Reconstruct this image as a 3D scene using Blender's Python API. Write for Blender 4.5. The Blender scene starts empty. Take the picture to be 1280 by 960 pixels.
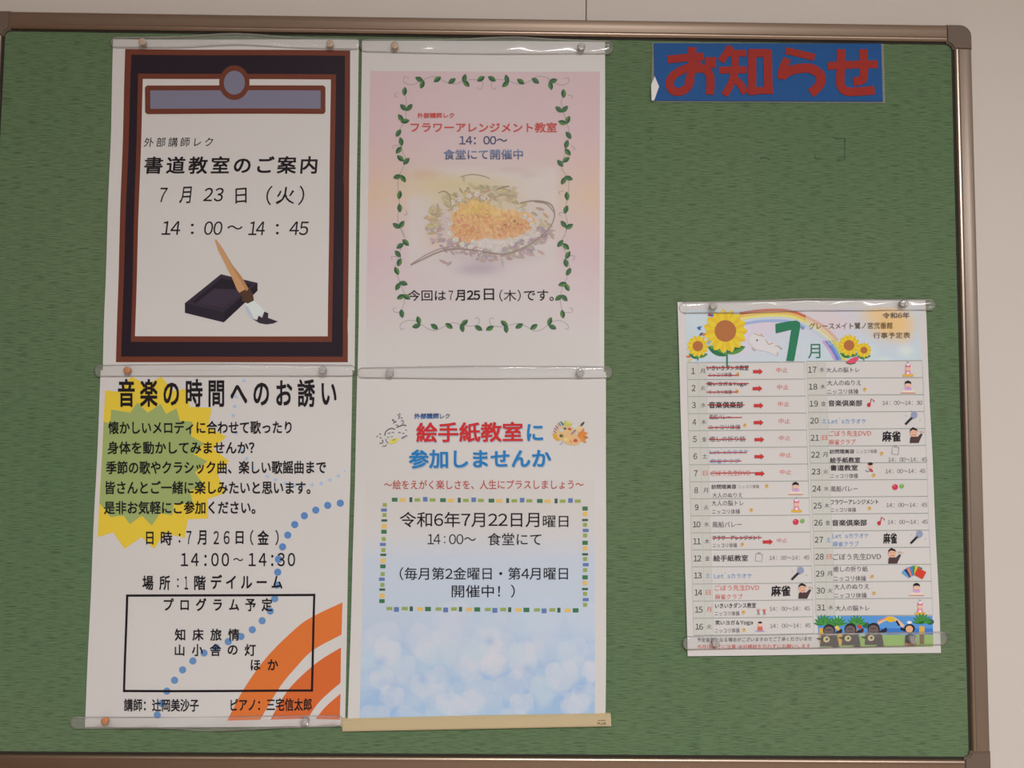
import bpy, bmesh, math, random
import numpy as np
from mathutils import Vector, Matrix
random.seed(7); RNG = np.random.default_rng(7)
C = bpy.context.scene.collection
SC = bpy.context.scene

# ---------------------------------------------------------------- camera
F = 1000.0                                  # focal length in px of the 1280 px wide frame
BZ = 1.93; BX = -0.58                       # world place of the inner top-left corner of the board
cam_pos = Vector((0.61457 + BX, -0.95414, BZ - 0.48547))
fwd = Vector((0.00977774, 0.99807246, 0.06128419)).normalized()
up0 = Vector((-0.01013873, -0.06118501, 0.99807495))
right = fwd.cross(up0).normalized(); up = right.cross(fwd).normalized()
cd = bpy.data.cameras.new('camera'); cam = bpy.data.objects.new('camera', cd); C.objects.link(cam)
cd.sensor_width = 36; cd.lens = F / 1280 * 36; cd.clip_start = 0.01
cam.matrix_world = Matrix((( right.x, up.x, -fwd.x, cam_pos.x), (right.y, up.y, -fwd.y, cam_pos.y),
                           (right.z, up.z, -fwd.z, cam_pos.z), (0, 0, 0, 1)))
SC.camera = cam
SC.view_settings.view_transform = 'Standard'; SC.view_settings.look = 'None'
SC.view_settings.gamma = 1.0; SC.view_settings.exposure = 0.0
try: SC.view_settings.use_curve_mapping = False
except Exception: pass
# ---------------------------------------------------------------- world and lights
w = bpy.data.worlds.new('world'); SC.world = w; w.use_nodes = True
w.node_tree.nodes['Background'].inputs[0].default_value = (1.0, 0.95, 0.92, 1)
w.node_tree.nodes['Background'].inputs[1].default_value = 0.25
LIGHTS = [(0.36, -2.2, 0.62, 53.0), (1.75, -3.0, 0.62, 42.0), (-1.1, -3.3, 0.62, 17.0)]   # x, y, size, watts
LIGHT_COLOR = (1.0, 0.985, 0.985)
def area_light(x, y, size, watts):
    ld = bpy.data.lights.new('ceiling_lamp_light', 'AREA'); ld.shape = 'SQUARE'; ld.size = size * 0.92
    ld.energy = watts; ld.color = LIGHT_COLOR
    lo = bpy.data.objects.new('ceiling_lamp_light', ld); C.objects.link(lo); lo.location = (x, y, 2.478)
for l in LIGHTS: area_light(*l)

# ---------------------------------------------------------------- helpers
def lin(c):
    c = c / 255.0
    return c / 12.92 if c <= 0.04045 else ((c + 0.055) / 1.055) ** 2.4
WHITE = [lin(v) for v in (199, 188, 184)]
def col(r, g, b, k=0.78):                   # colour read off the photograph -> albedo under its light
    return (min(0.95, lin(r) / WHITE[0] * k), min(0.95, lin(g) / WHITE[1] * k), min(0.95, lin(b) / WHITE[2] * k), 1)
def P(u, v, Y=0.0):                         # photograph px -> (X, Z) on the board plane, or on the plane y = Y
    d = right * ((u - 640) / F) - up * ((v - 480) / F) + fwd
    t = (Y - cam_pos.y) / d.y
    return cam_pos.x + d.x * t, cam_pos.z + d.z * t
PXM = 0.000955                              # metres per px, about
def Pn(u, v):                               # vectorised
    dx = right.x * ((u - 640) / F) - up.x * ((v - 480) / F) + fwd.x
    dy = right.y * ((u - 640) / F) - up.y * ((v - 480) / F) + fwd.y
    dz = right.z * ((u - 640) / F) - up.z * ((v - 480) / F) + fwd.z
    t = -cam_pos.y / dy
    return cam_pos.x + dx * t, cam_pos.z + dz * t
def new_mat(name): 
    m = bpy.data.materials.new(name); m.use_nodes = True
    return m, m.node_tree, m.node_tree.nodes['Principled BSDF']
def plain(name, c, rough=0.6, metal=0.0, spec=0.5, noise=0.0, nscale=40, bump=0.0):
    m, nt, b = new_mat(name)
    b.inputs['Base Color'].default_value = c; b.inputs['Roughness'].default_value = rough
    b.inputs['Metallic'].default_value = metal; b.inputs['Specular IOR Level'].default_value = spec
    if noise or bump:
        tc = nt.nodes.new('ShaderNodeTexCoord'); n = nt.nodes.new('ShaderNodeTexNoise'); n.inputs['Scale'].default_value = nscale
        n.inputs['Detail'].default_value = 5
        nt.links.new(tc.outputs['Object'], n.inputs['Vector'])
        if noise:
            mx = nt.nodes.new('ShaderNodeMix'); mx.data_type = 'RGBA'
            mx.inputs['A'].default_value = tuple(v * (1 - noise) for v in c[:3]) + (1,)
            mx.inputs['B'].default_value = tuple(min(1, v * (1 + noise)) for v in c[:3]) + (1,)
            nt.links.new(n.outputs['Fac'], mx.inputs['Factor']); nt.links.new(mx.outputs['Result'], b.inputs['Base Color'])
        if bump:
            bp = nt.nodes.new('ShaderNodeBump'); bp.inputs['Strength'].default_value = bump; bp.inputs['Distance'].default_value = 0.001
            nt.links.new(n.outputs['Fac'], bp.inputs['Height']); nt.links.new(bp.outputs['Normal'], b.inputs['Normal'])
    return m
def link(name, me, mat, parent=None, smooth=False):
    me.materials.clear()
    if mat: me.materials.append(mat)
    if smooth:
        for p in me.polygons: p.use_smooth = True
    o = bpy.data.objects.new(name, me); C.objects.link(o)
    if parent is not None: o.parent = parent
    return o
def from_bm(name, bm, mat, parent=None, smooth=False):
    me = bpy.data.meshes.new(name); bm.normal_update(); bm.to_mesh(me); bm.free()
    return link(name, me, mat, parent, smooth)
def tag(o, label=None, cat=None, group=None, kind=None):
    if label: o['label'] = label
    if cat: o['category'] = cat
    if group: o['group'] = group
    if kind: o['kind'] = kind
    return o
def thing(name, label, cat, group=None):
    return tag(bpy.data.objects.new(name, None), label, cat, group)
def empty(name, label, cat, loc=(0, 0, 0), group=None):
    o = thing(name, label, cat, group); o.location = loc; C.objects.link(o); return o
def box_bm(x0, x1, y0, y1, z0, z1, bm=None, bev=0):
    bm = bm or bmesh.new()
    r = bmesh.ops.create_cube(bm, size=1)
    for v in r['verts']:
        v.co = ((x0 + x1) / 2 + v.co.x * (x1 - x0), (y0 + y1) / 2 + v.co.y * (y1 - y0), (z0 + z1) / 2 + v.co.z * (z1 - z0))
    if bev: bmesh.ops.bevel(bm, geom=list({e for v in r['verts'] for e in v.link_edges}), offset=bev, segments=2, affect='EDGES')
    return bm
def rebase(o, loc):                         # put a mesh's origin at loc (no parent)
    o.data.transform(Matrix.Translation(-Vector(loc))); o.location = loc

# ---------------------------------------------------------------- materials
# green woven cloth of the board: fine horizontal ribs with broken threads
m_cloth, nt, b = new_mat('green_cloth')
tc = nt.nodes.new('ShaderNodeTexCoord')
def stretched(scale, detail, sx, sz):
    mp = nt.nodes.new('ShaderNodeMapping'); mp.inputs['Scale'].default_value = (sx, 1, sz)
    n = nt.nodes.new('ShaderNodeTexNoise'); n.inputs['Scale'].default_value = scale; n.inputs['Detail'].default_value = detail
    nt.links.new(tc.outputs['Object'], mp.inputs['Vector']); nt.links.new(mp.outputs['Vector'], n.inputs['Vector']); return n
rib = stretched(1.0, 2, 60, 1300); blot = stretched(2.2, 3, 1, 1); thread = stretched(1.0, 1, 150, 1100)
rp = nt.nodes.new('ShaderNodeValToRGB')
rp.color_ramp.elements[0].position = 0.28; rp.color_ramp.elements[0].color = col(64, 76, 56)
rp.color_ramp.elements[1].position = 0.52; rp.color_ramp.elements[1].color = col(95, 111, 81)
nt.links.new(rib.outputs['Fac'], rp.inputs['Fac'])
bl = nt.nodes.new('ShaderNodeValToRGB')
bl.color_ramp.elements[0].position = 0.35; bl.color_ramp.elements[0].color = (0.90, 0.97, 0.92, 1)
bl.color_ramp.elements[1].position = 0.65; bl.color_ramp.elements[1].color = (1.06, 1.0, 1.0, 1)
nt.links.new(blot.outputs['Fac'], bl.inputs['Fac'])
mx = nt.nodes.new('ShaderNodeMix'); mx.data_type = 'RGBA'; mx.blend_type = 'MULTIPLY'; mx.inputs['Factor'].default_value = 1
nt.links.new(rp.outputs['Color'], mx.inputs['A']); nt.links.new(bl.outputs['Color'], mx.inputs['B'])
tr_ = nt.nodes.new('ShaderNodeValToRGB')
tr_.color_ramp.elements[0].position = 0.22; tr_.color_ramp.elements[0].color = (0.6, 0.64, 0.58, 1)
tr_.color_ramp.elements[1].position = 0.31; tr_.color_ramp.elements[1].color = (1, 1, 1, 1)
nt.links.new(thread.outputs['Fac'], tr_.inputs['Fac'])
mx2 = nt.nodes.new('ShaderNodeMix'); mx2.data_type = 'RGBA'; mx2.blend_type = 'MULTIPLY'; mx2.inputs['Factor'].default_value = 1
nt.links.new(mx.outputs['Result'], mx2.inputs['A']); nt.links.new(tr_.outputs['Color'], mx2.inputs['B'])
nt.links.new(mx2.outputs['Result'], b.inputs['Base Color'])
bp = nt.nodes.new('ShaderNodeBump'); bp.inputs['Strength'].default_value = 0.5; bp.inputs['Distance'].default_value = 0.0006
nt.links.new(rib.outputs['Fac'], bp.inputs['Height']); nt.links.new(bp.outputs['Normal'], b.inputs['Normal'])
b.inputs['Roughness'].default_value = 0.9; b.inputs['Specular IOR Level'].default_value = 0.15

def brushed(name, c, rough, sx, sz):
    m, nt, b = new_mat(name)
    tc = nt.nodes.new('ShaderNodeTexCoord'); mp = nt.nodes.new('ShaderNodeMapping'); mp.inputs['Scale'].default_value = (sx, 300, sz)
    n = nt.nodes.new('ShaderNodeTexNoise'); n.inputs['Scale'].default_value = 1; n.inputs['Detail'].default_value = 3
    nt.links.new(tc.outputs['Object'], mp.inputs['Vector']); nt.links.new(mp.outputs['Vector'], n.inputs['Vector'])
    mr = nt.nodes.new('ShaderNodeMapRange'); mr.inputs['To Min'].default_value = rough - 0.05; mr.inputs['To Max'].default_value = rough + 0.08
    nt.links.new(n.outputs['Fac'], mr.inputs['Value']); nt.links.new(mr.outputs['Result'], b.inputs['Roughness'])
    b.inputs['Base Color'].default_value = c; b.inputs['Metallic'].default_value = 1.0
    return m
m_rail_h = brushed('bronze_aluminium_horizontal', (0.40, 0.31, 0.245, 1), 0.31, 4, 900)
m_rail_v = brushed('bronze_aluminium_vertical', (0.42, 0.35, 0.295, 1), 0.31, 900, 4)  # base colour cooler than the horizontal rails, to paint in a grey reflection
m_cap = plain('brown_plastic', (0.17, 0.125, 0.095, 1), 0.5, noise=0.06, nscale=300)
m_dark = plain('dark_gap', (0.03, 0.022, 0.018, 1), 0.8, noise=0.1)  # near-black for the painted gap shadow and the wall backing
m_wall = plain('cream_wall_panel', (0.73, 0.68, 0.63, 1), 0.55, noise=0.025, nscale=3, bump=0.15)
m_ceil = plain('white_ceiling', (0.75, 0.73, 0.70, 1), 0.9, noise=0.03, nscale=25)
m_floor = plain('brown_wood_floor', (0.36, 0.28, 0.22, 1), 0.4, noise=0.25, nscale=6)
m_wood = plain('brown_wood_wall', (0.20, 0.10, 0.055, 1), 0.5, noise=0.2, nscale=4)
m_room = plain('beige_wallpaper', (0.46, 0.43, 0.40, 1), 0.8, noise=0.05, nscale=9)
m_paper = plain('white_paper', (0.78, 0.78, 0.78, 1), 0.42, spec=0.35, noise=0.012, nscale=8)
m_cream = plain('cream_plastic_rail', col(184, 160, 125), 0.4, noise=0.03, nscale=30)
m_panel = plain('lamp_housing', (0.8, 0.8, 0.8, 1), 0.5, noise=0.02)
m_laminate = plain('blue_laminated_card', col(36, 76, 128), 0.55, spec=0.12, noise=0.05, nscale=60)
m_redcard = plain('red_card', col(146, 46, 40), 0.65, spec=0.12, noise=0.08, nscale=120)
# print: colour comes with the mesh (flat ink on paper)
m_ink, nt, b = new_mat('printed_ink')
at = nt.nodes.new('ShaderNodeAttribute'); at.attribute_name = 'Col'
nt.links.new(at.outputs['Color'], b.inputs['Base Color']); b.inputs['Roughness'].default_value = 0.5; b.inputs['Specular IOR Level'].default_value = 0.2
# clear film plastic
def clear(name, tint, milk, rough, gloss=1.0):
    m = bpy.data.materials.new(name); m.use_nodes = True; nt = m.node_tree; nt.nodes.clear()
    out = nt.nodes.new('ShaderNodeOutputMaterial'); tr = nt.nodes.new('ShaderNodeBsdfTransparent'); tr.inputs[0].default_value = tint
    gl = nt.nodes.new('ShaderNodeBsdfGlossy'); gl.inputs['Roughness'].default_value = rough
    df = nt.nodes.new('ShaderNodeBsdfDiffuse'); df.inputs[0].default_value = (0.92, 0.90, 0.88, 1)
    fr = nt.nodes.new('ShaderNodeFresnel'); fr.inputs['IOR'].default_value = 1.5
    n = nt.nodes.new('ShaderNodeTexNoise'); n.inputs['Scale'].default_value = 60
    bp = nt.nodes.new('ShaderNodeBump'); bp.inputs['Strength'].default_value = 0.12; bp.inputs['Distance'].default_value = 0.002
    tc = nt.nodes.new('ShaderNodeTexCoord'); nt.links.new(tc.outputs['Object'], n.inputs['Vector'])
    nt.links.new(n.outputs['Fac'], bp.inputs['Height']); nt.links.new(bp.outputs['Normal'], gl.inputs['Normal'])
    mu = nt.nodes.new('ShaderNodeMath'); mu.operation = 'MULTIPLY'; mu.inputs[1].default_value = gloss
    nt.links.new(fr.outputs[0], mu.inputs[0])
    m1 = nt.nodes.new('ShaderNodeMixShader'); m1.inputs[0].default_value = milk
    m2 = nt.nodes.new('ShaderNodeMixShader')
    nt.links.new(tr.outputs[0], m1.inputs[1]); nt.links.new(df.outputs[0], m1.inputs[2])
    nt.links.new(mu.outputs[0], m2.inputs[0]); nt.links.new(m1.outputs[0], m2.inputs[1]); nt.links.new(gl.outputs[0], m2.inputs[2])
    nt.links.new(m2.outputs[0], out.inputs[0]); return m
m_clear = clear('clear_plastic_rail', (0.995, 0.99, 0.985, 1), 0.10, 0.09, 0.7)
m_lip = clear('clear_plastic_fold', (0.98, 0.97, 0.96, 1), 0.22, 0.15, 0.5)
m_pin = clear('clear_plastic_pin', (0.97, 0.97, 0.97, 1), 0.25, 0.12, 1.5)
m_pinbrown = plain('amber_plastic_pin', col(178, 116, 80), 0.3, noise=0.1, nscale=200)
m_pintan = plain('tan_plastic_pin', col(172, 146, 126), 0.35, noise=0.1, nscale=200)
m_film = clear('clear_laminate_edge', (0.9, 0.92, 0.9, 1), 0.16, 0.12, 1.5)
m_steel = plain('steel', (0.6, 0.6, 0.6, 1), 0.3, metal=1)

# ---------------------------------------------------------------- the room
TL = P(5, 37); 
bx0, bz1 = P(5, 37)[0], (P(5, 37)[1] + P(1187, 54)[1]) / 2
bx1 = (P(1187, 54)[0] + P(1213, 947)[0]) / 2; bz0 = (P(-36, 940)[1] + P(1213, 947)[1]) / 2
bx0 = (P(5, 37)[0] + P(-36, 940)[0]) / 2
bz1 -= 0.002; bz0 += 0.001
WY = 0.012                                   # face of the wall behind the board
RX0, RX1, RY0, RH = -2.1, 3.0, -4.6, 2.5
def room_box(name, *a, mat=m_room):
    return tag(from_bm(name, box_bm(*a), mat), kind='structure')
room_box('floor', RX0, RX1, RY0, WY + 0.1, -0.1, 0, mat=m_floor)
room_box('ceiling', RX0, RX1, RY0, WY + 0.1, RH, RH + 0.1, mat=m_ceil)
room_box('wall_left', RX0 - 0.1, RX0, RY0, WY + 0.1, 0, RH, mat=m_wood)
room_box('wall_right', RX1, RX1 + 0.1, RY0, WY + 0.1, 0, RH)
room_box('wall_front', RX0 - 0.1, RX1 + 0.1, RY0 - 0.1, RY0, 0, RH)
wall = room_box('wall_back', RX0 - 0.1, RX1 + 0.1, WY + 0.006, WY + 0.1, 0, RH, mat=m_dark)
seam = P(734, 12)[0]
xs = [RX0, seam - 1.82, seam - 0.91, seam, seam + 0.91, seam + 1.82, RX1]
for a, c in zip(xs[:-1], xs[1:]):
    if c - a < 0.05: continue
    from_bm('wall_panel', box_bm(a + 0.0006, c - 0.0006, WY, WY + 0.0058, 0.06, RH, bev=0.0006), m_wall, wall)
tag(from_bm('baseboard_back', box_bm(RX0, RX1, WY - 0.008, WY, 0, 0.06), m_cap), kind='structure')

# ceiling lamps (the lit squares are the area lights set at the top of the script)
for i, (x, y, s, wt) in enumerate(LIGHTS):
    o = empty('ceiling_light', ['square ceiling light nearest the board, slightly right of it', 'square ceiling light at the right side of the room',
              'square ceiling light at the left rear of the room'][i], 'ceiling light', (x, y, RH), 'square ceiling lights')
    bm = bmesh.new(); h = s / 2
    for (a0, a1, b0, b1) in ((-h, h, h - 0.02, h), (-h, h, -h, -h + 0.02), (-h, -h + 0.02, -h + 0.02, h - 0.02), (h - 0.02, h, -h + 0.02, h - 0.02)):
        box_bm(a0, a1, b0, b1, -0.03, 0, bm)
    from_bm('frame', bm, m_panel, o)
    from_bm('backing', box_bm(-h + 0.02, h - 0.02, -h + 0.02, h - 0.02, -0.012, 0), m_panel, o)

# ---------------------------------------------------------------- notice board
RW = 0.0232
board = empty('notice_board', 'green cloth bulletin board with bronze metal frame on cream wall', 'notice board', ((bx0 + bx1) / 2, 0, bz0))
bl_ = Vector(board.location)
def on_board(o):
    o.parent = board
    o.data.transform(Matrix.Translation(-bl_)); return o
on_board(from_bm('cloth_panel', box_bm(bx0 - 0.004, bx1 + 0.004, 0, 0.010, bz0 - 0.004, bz1 + 0.004), m_cloth))
# rail profile: (distance outwards from the inner edge, depth towards the viewer)
PROF = [(0.0022, -0.0060), (0.0022, 0.0016), (0.0028, 0.0028), (0.0040, 0.0039), (0.0056, 0.0045), (0.0066, 0.0044),
        (0.0074, 0.0039), (0.0082, 0.0038), (0.0150, 0.0040), (0.0208, 0.0039), (0.0224, 0.0036), (0.0232, 0.0024), (0.0232, -0.0115), (0.0030, -0.0115)]
for a in ((bx0 - 0.0022, bx1 + 0.0022, -0.0006, 0.0005, bz1, bz1 + 0.0022), (bx0 - 0.0022, bx1 + 0.0022, -0.0006, 0.0005, bz0 - 0.0022, bz0),
          (bx0 - 0.0022, bx0, -0.0006, 0.0005, bz0, bz1), (bx1, bx1 + 0.0022, -0.0006, 0.0005, bz0, bz1)):
    on_board(from_bm('gap_shadow', box_bm(*a), m_dark))  # dark strips stand in for the shadow in the gap beside the rails
def rail(side):
    cut = 0.0075
    bm = bmesh.new(); rings = []
    a0, a1 = (bx0 + cut, bx1 - cut) if side in 'tb' else (bz0 + cut, bz1 - cut)
    n = 24
    for k in range(n + 1):
        a = a0 + (a1 - a0) * k / n; ring = []
        for (o_, d) in PROF:
            p = {'t': (a, -d, bz1 + o_), 'b': (a, -d, bz0 - o_), 'r': (bx1 + o_, -d, a), 'l': (bx0 - o_, -d, a)}[side]
            ring.append(bm.verts.new(p))
        rings.append(ring)
    m = len(PROF)
    for r0, r1 in zip(rings[:-1], rings[1:]):
        for j in range(m): bm.faces.new((r0[j], r0[(j + 1) % m], r1[(j + 1) % m], r1[j]))
    bm.faces.new(rings[0]); bm.faces.new(rings[-1])
    bmesh.ops.recalc_face_normals(bm, faces=bm.faces)
    o = on_board(from_bm('frame_rail', bm, m_rail_h if side in 'tb' else m_rail_v, smooth=True))
    o.data.set_sharp_from_angle(angle=math.radians(32)) if hasattr(o.data, 'set_sharp_from_angle') else None
for s in 'tbrl': rail(s)
def corner(cx, cz, sx, sz):                  # L-shaped moulded cap, rounded outside
    cut = 0.0075; R = 0.014; ri = 0.006
    pts = [(-cut, 0), (-cut, RW + 0.0004)]
    for k in range(9):
        a = math.pi / 2 * (1 - k / 8); pts.append((RW - R + R * math.cos(a) + 0.0004, RW - R + R * math.sin(a) + 0.0004))
    pts += [(RW + 0.0004, -cut), (0, -cut)]
    for k in range(1, 6):
        a = math.pi / 2 * k / 6; pts.append((-ri + ri * math.cos(a) , -ri + ri * math.sin(a) ) if False else (-cut * (1 - math.cos(a)), -cut * (1 - math.sin(a))))
    bm = bmesh.new()
    f = bm.faces.new([bm.verts.new((cx + sx * x, 0.0110, cz + sz * z)) for x, z in pts])
    r = bmesh.ops.extrude_face_region(bm, geom=[f])
    vs = [g for g in r['geom'] if isinstance(g, bmesh.types.BMVert)]
    for v in vs: v.co.y = -0.0045
    bmesh.ops.recalc_face_normals(bm, faces=bm.faces)
    fe = [e for e in bm.edges if all(abs(v.co.y + 0.0045) < 1e-6 for v in e.verts)]
    bmesh.ops.bevel(bm, geom=fe, offset=0.0016, segments=3, affect='EDGES')
    on_board(from_bm('corner_cap', bm, m_cap, smooth=False))
for cx, cz, sx, sz in ((bx1, bz1, 1, 1), (bx1, bz0, 1, -1), (bx0, bz1, -1, 1), (bx0, bz0, -1, -1)): corner(cx, cz, sx, sz)

# ---------------------------------------------------------------- paper and print
class Sheet:
    """A sheet of paper: its slight waves, and the ink printed on it."""
    def __init__(self, root, base, amp, ph, seed): self.root, self.base, self.amp, self.ph, self.seed = root, base, amp, ph, seed
    def depth(self, x, z):
        return self.base + self.amp * (0.5 + 0.5 * np.sin(x * 21 + self.ph) * np.cos(z * 13 + self.ph * 2)) + self.amp * 0.35 * np.sin(z * 38 + x * 17 + self.ph)
    def place(self, me, layer):
        n = len(me.vertices); co = np.empty(n * 3); me.vertices.foreach_get('co', co); co = co.reshape(-1, 3)
        d = self.depth(co[:, 0], co[:, 2]) + layer * 0.00016
        co[:, 1] = -d; co -= np.array(self.root.location)
        me.vertices.foreach_set('co', co.ravel()); me.update()
class Ink:
    def __init__(self, sheet, name, layer=1):
        self.s, self.name, self.layer = sheet, name, layer; self.bm = bmesh.new(); self.cl = self.bm.loops.layers.float_color.new('Col')
    def poly(self, pts, c, dz=0):
        vs = [self.bm.verts.new((*_xz(p, dz),)) for p in pts]
        try: f = self.bm.faces.new(vs)
        except ValueError: return
        for l in f.loops: l[self.cl] = c
    def rect(self, x0, y0, x1, y1, c, dz=0): self.poly([(x0, y0), (x1, y0), (x1, y1), (x0, y1)], c, dz)
    def circle(self, x, y, r, c, ry=None, n=20, rot=0, dz=0):
        ry = ry or r; cr, sr = math.cos(rot), math.sin(rot)
        self.poly([(x + r * math.cos(a) * cr - ry * math.sin(a) * sr, y + r * math.cos(a) * sr + ry * math.sin(a) * cr) for a in [2 * math.pi * k / n for k in range(n)]], c, dz)
    def line(self, pts, wd, c, dz=0, taper=False, closed=False):
        pts = [Vector(p) for p in pts]
        if closed: pts = pts + [pts[0], pts[1]]
        L, R = [], []
        n = len(pts)
        for i, p in enumerate(pts):
            a = pts[max(0, i - 1)]; b_ = pts[min(n - 1, i + 1)]; d = (b_ - a)
            if d.length < 1e-6: d = Vector((1, 0))
            d.normalize(); nn = Vector((-d.y, d.x)); k = wd / 2
            if 0 < i < n - 1:
                d0 = (pts[i] - a).normalized(); k = k / max(0.5, abs(d0.dot(d)))
            if taper: k = wd / 2 * max(0.12, math.sin(math.pi * (i + 0.3) / n))
            L.append(p + nn * k); R.append(p - nn * k)
        for i in range(n - 1): self.poly([L[i], L[i + 1], R[i + 1], R[i]], c, dz)
    def frame(self, q, wd, c):
        """closed quadrilateral outline of width wd, q = outer corners"""
        cx = sum(p[0] for p in q) / 4; cy = sum(p[1] for p in q) / 4
        inn = [(p[0] + (wd if p[0] < cx else -wd), p[1] + (wd if p[1] < cy else -wd)) for p in q]
        for i in range(4):
            j = (i + 1) % 4; self.poly([q[i], q[j], inn[j], inn[i]], c)
    def leaf(self, x, y, ang, L, wd, c, c2=None, dz=0):
        a = math.radians(ang); ca, sa = math.cos(a), math.sin(a)
        def T(p, q): return (x + p * ca - q * sa, y + p * sa + q * ca)
        up_ = [T(-L / 2 + L * k / 6, -wd / 2 * math.sin(math.pi * k / 6) ** 0.8) for k in range(7)]
        dn = [T(-L / 2 + L * k / 6, wd / 2 * math.sin(math.pi * k / 6) ** 0.8) for k in range(5, 0, -1)]
        md = [T(-L / 2 + L * k / 6, 0) for k in range(5, 0, -1)]
        self.poly(up_ + md, c, dz); self.poly(md[::-1] + [up_[-1]] + dn + [up_[0]], c2 or c, dz)
    def text(self, s, x0, y0, x1, y1, h, c, bold=0.0, shear=0.0, wob=0.0, dz=0, c2=None):
        co, faces = glyphs(s, bold, math.hypot(x1 - x0, y1 - y0) / h)
        if co is None: return
        mn, mxx = co[:, :2].min(0), co[:, :2].max(0); W_, H_ = mxx - mn
        a = (co[:, 0] - mn[0]) / max(W_, 1e-6); bq = (co[:, 1] - (mn[1] + mxx[1]) / 2) / max(H_, 1e-6)
        L = math.hypot(x1 - x0, y1 - y0); ex, ey = (x1 - x0) / L, (y1 - y0) / L
        dx = a * L + bq * h * shear; dy = -bq * h
        if wob: dy = dy - (dx % h) * wob + h * wob / 2
        u = x0 + ex * dx - ey * dy; v = y0 + ey * dx + ex * dy
        X, Z = Pn(u, v)
        vs = [self.bm.verts.new((X[i], (dz + co[i, 2]) * 0.00004, Z[i])) for i in range(len(X))]
        for f in faces:
            try: ff = self.bm.faces.new([vs[i] for i in f])
            except ValueError: continue
            for l in ff.loops: l[self.cl] = c
            if c2:
                for l, i in zip(ff.loops, f):
                    t = bq[i] + 0.5; l[self.cl] = tuple(c[k] * t + c2[k] * (1 - t) for k in range(3)) + (1,)
    def em(self, s, x0, x1, y0, w_, h_, c, bold=0.0, dz=0, y1=None, shear=0.0):
        """characters centred at even steps from x0 to x1, each in an em box w_ by h_ px"""
        glyphs('国', 0); g = glyph('国')[0]; yc = (g[:, 1].max() + g[:, 1].min()) / 2; y1 = y0 if y1 is None else y1
        for i, ch in enumerate(s):
            if ch == ' ': continue
            co, faces = glyphs(ch, bold); t = i / max(1, len(s) - 1)
            f = full(ch); cx = (co[:, 0].max() + co[:, 0].min()) / 2 if f != ch else EM / 2
            dx = (co[:, 0] - cx) / EM * w_; dy = -(co[:, 1] - yc) / EM * h_
            X, Z = Pn(x0 + (x1 - x0) * t + dx - dy * shear, y0 + (y1 - y0) * t + dy)
            vs = [self.bm.verts.new((X[q], (dz + co[q, 2]) * 0.00004, Z[q])) for q in range(len(X))]
            for f in faces:
                try: ff = self.bm.faces.new([vs[q] for q in f])
                except ValueError: continue
                for l in ff.loops: l[self.cl] = c
    def done(self, label=None, cuts=True):
        bm = self.bm; bm.normal_update()
        if cuts and self.s.amp > 0:
            big = [f for f in bm.faces if len(f.verts) > 4 and f.calc_area() > 3e-5]; bmesh.ops.triangulate(bm, faces=big)
            xs_ = [v.co.x for v in bm.verts]; zs_ = [v.co.z for v in bm.verts]; st = 0.009
            for lo, hi, nrm in ((min(xs_), max(xs_), 0), (min(zs_), max(zs_), 2)):
                k = math.ceil(lo / st)
                while k * st < hi:
                    if k * st - lo > 1e-5:
                        fs = [f for f in bm.faces if f.calc_area() > 3e-5 and min(v.co[nrm] for v in f.verts) < k * st < max(v.co[nrm] for v in f.verts)]
                        if fs:
                            geo = set(fs) | {e for f in fs for e in f.edges} | {v for f in fs for v in f.verts}
                            no = [0, 0, 0]; no[nrm] = 1; pc = [0, 0, 0]; pc[nrm] = k * st
                            bmesh.ops.bisect_plane(bm, geom=list(geo), plane_co=pc, plane_no=no, dist=1e-7)
                    k += 1
        me = bpy.data.meshes.new(self.name); 
        dzs = np.array([v.co.y for v in bm.verts])
        bm.to_mesh(me); bm.free()
        n = len(me.vertices); self.s.place(me, self.layer)
        co = np.empty(n * 3); me.vertices.foreach_get('co', co); co = co.reshape(-1, 3); co[:, 1] -= dzs
        me.vertices.foreach_set('co', co.ravel()); me.update()
        o = link(self.name, me, m_ink, self.s.root)
        # ink faces the room
        nrm = np.empty(len(me.polygons) * 3); me.polygons.foreach_get('normal', nrm)
        if label: o['label'] = label
        return o
def _xz(p, dz):
    x, z = P(p[0], p[1]); return x, dz * 0.00004, z
_gc = {}
def glyph(ch):
    """outline of one character as triangles, in em units"""
    if ch in _gc: return _gc[ch]
    cu = bpy.data.curves.new('t', 'FONT'); cu.body = ch; cu.resolution_u = 3; cu.dimensions = '2D'; cu.fill_mode = 'FRONT'
    ob = bpy.data.objects.new('t', cu); C.objects.link(ob); bpy.context.view_layer.update()
    me = ob.evaluated_get(bpy.context.evaluated_depsgraph_get()).to_mesh(); n = len(me.vertices)
    if n == 0: r = None
    else:
        co = np.empty(n * 3); me.vertices.foreach_get('co', co); r = (co.reshape(-1, 3)[:, :2].copy(), [tuple(p.vertices) for p in me.polygons])
    bpy.data.objects.remove(ob); bpy.data.curves.remove(cu); _gc[ch] = r; return r
EM = None
def full(ch):
    o = ord(ch)
    return chr(o + 0xFEE0) if ch in '0123456789:&!`' or ('A' <= ch <= 'Z') or ('a' <= ch <= 'z') else ch
_lc = {}
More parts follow.
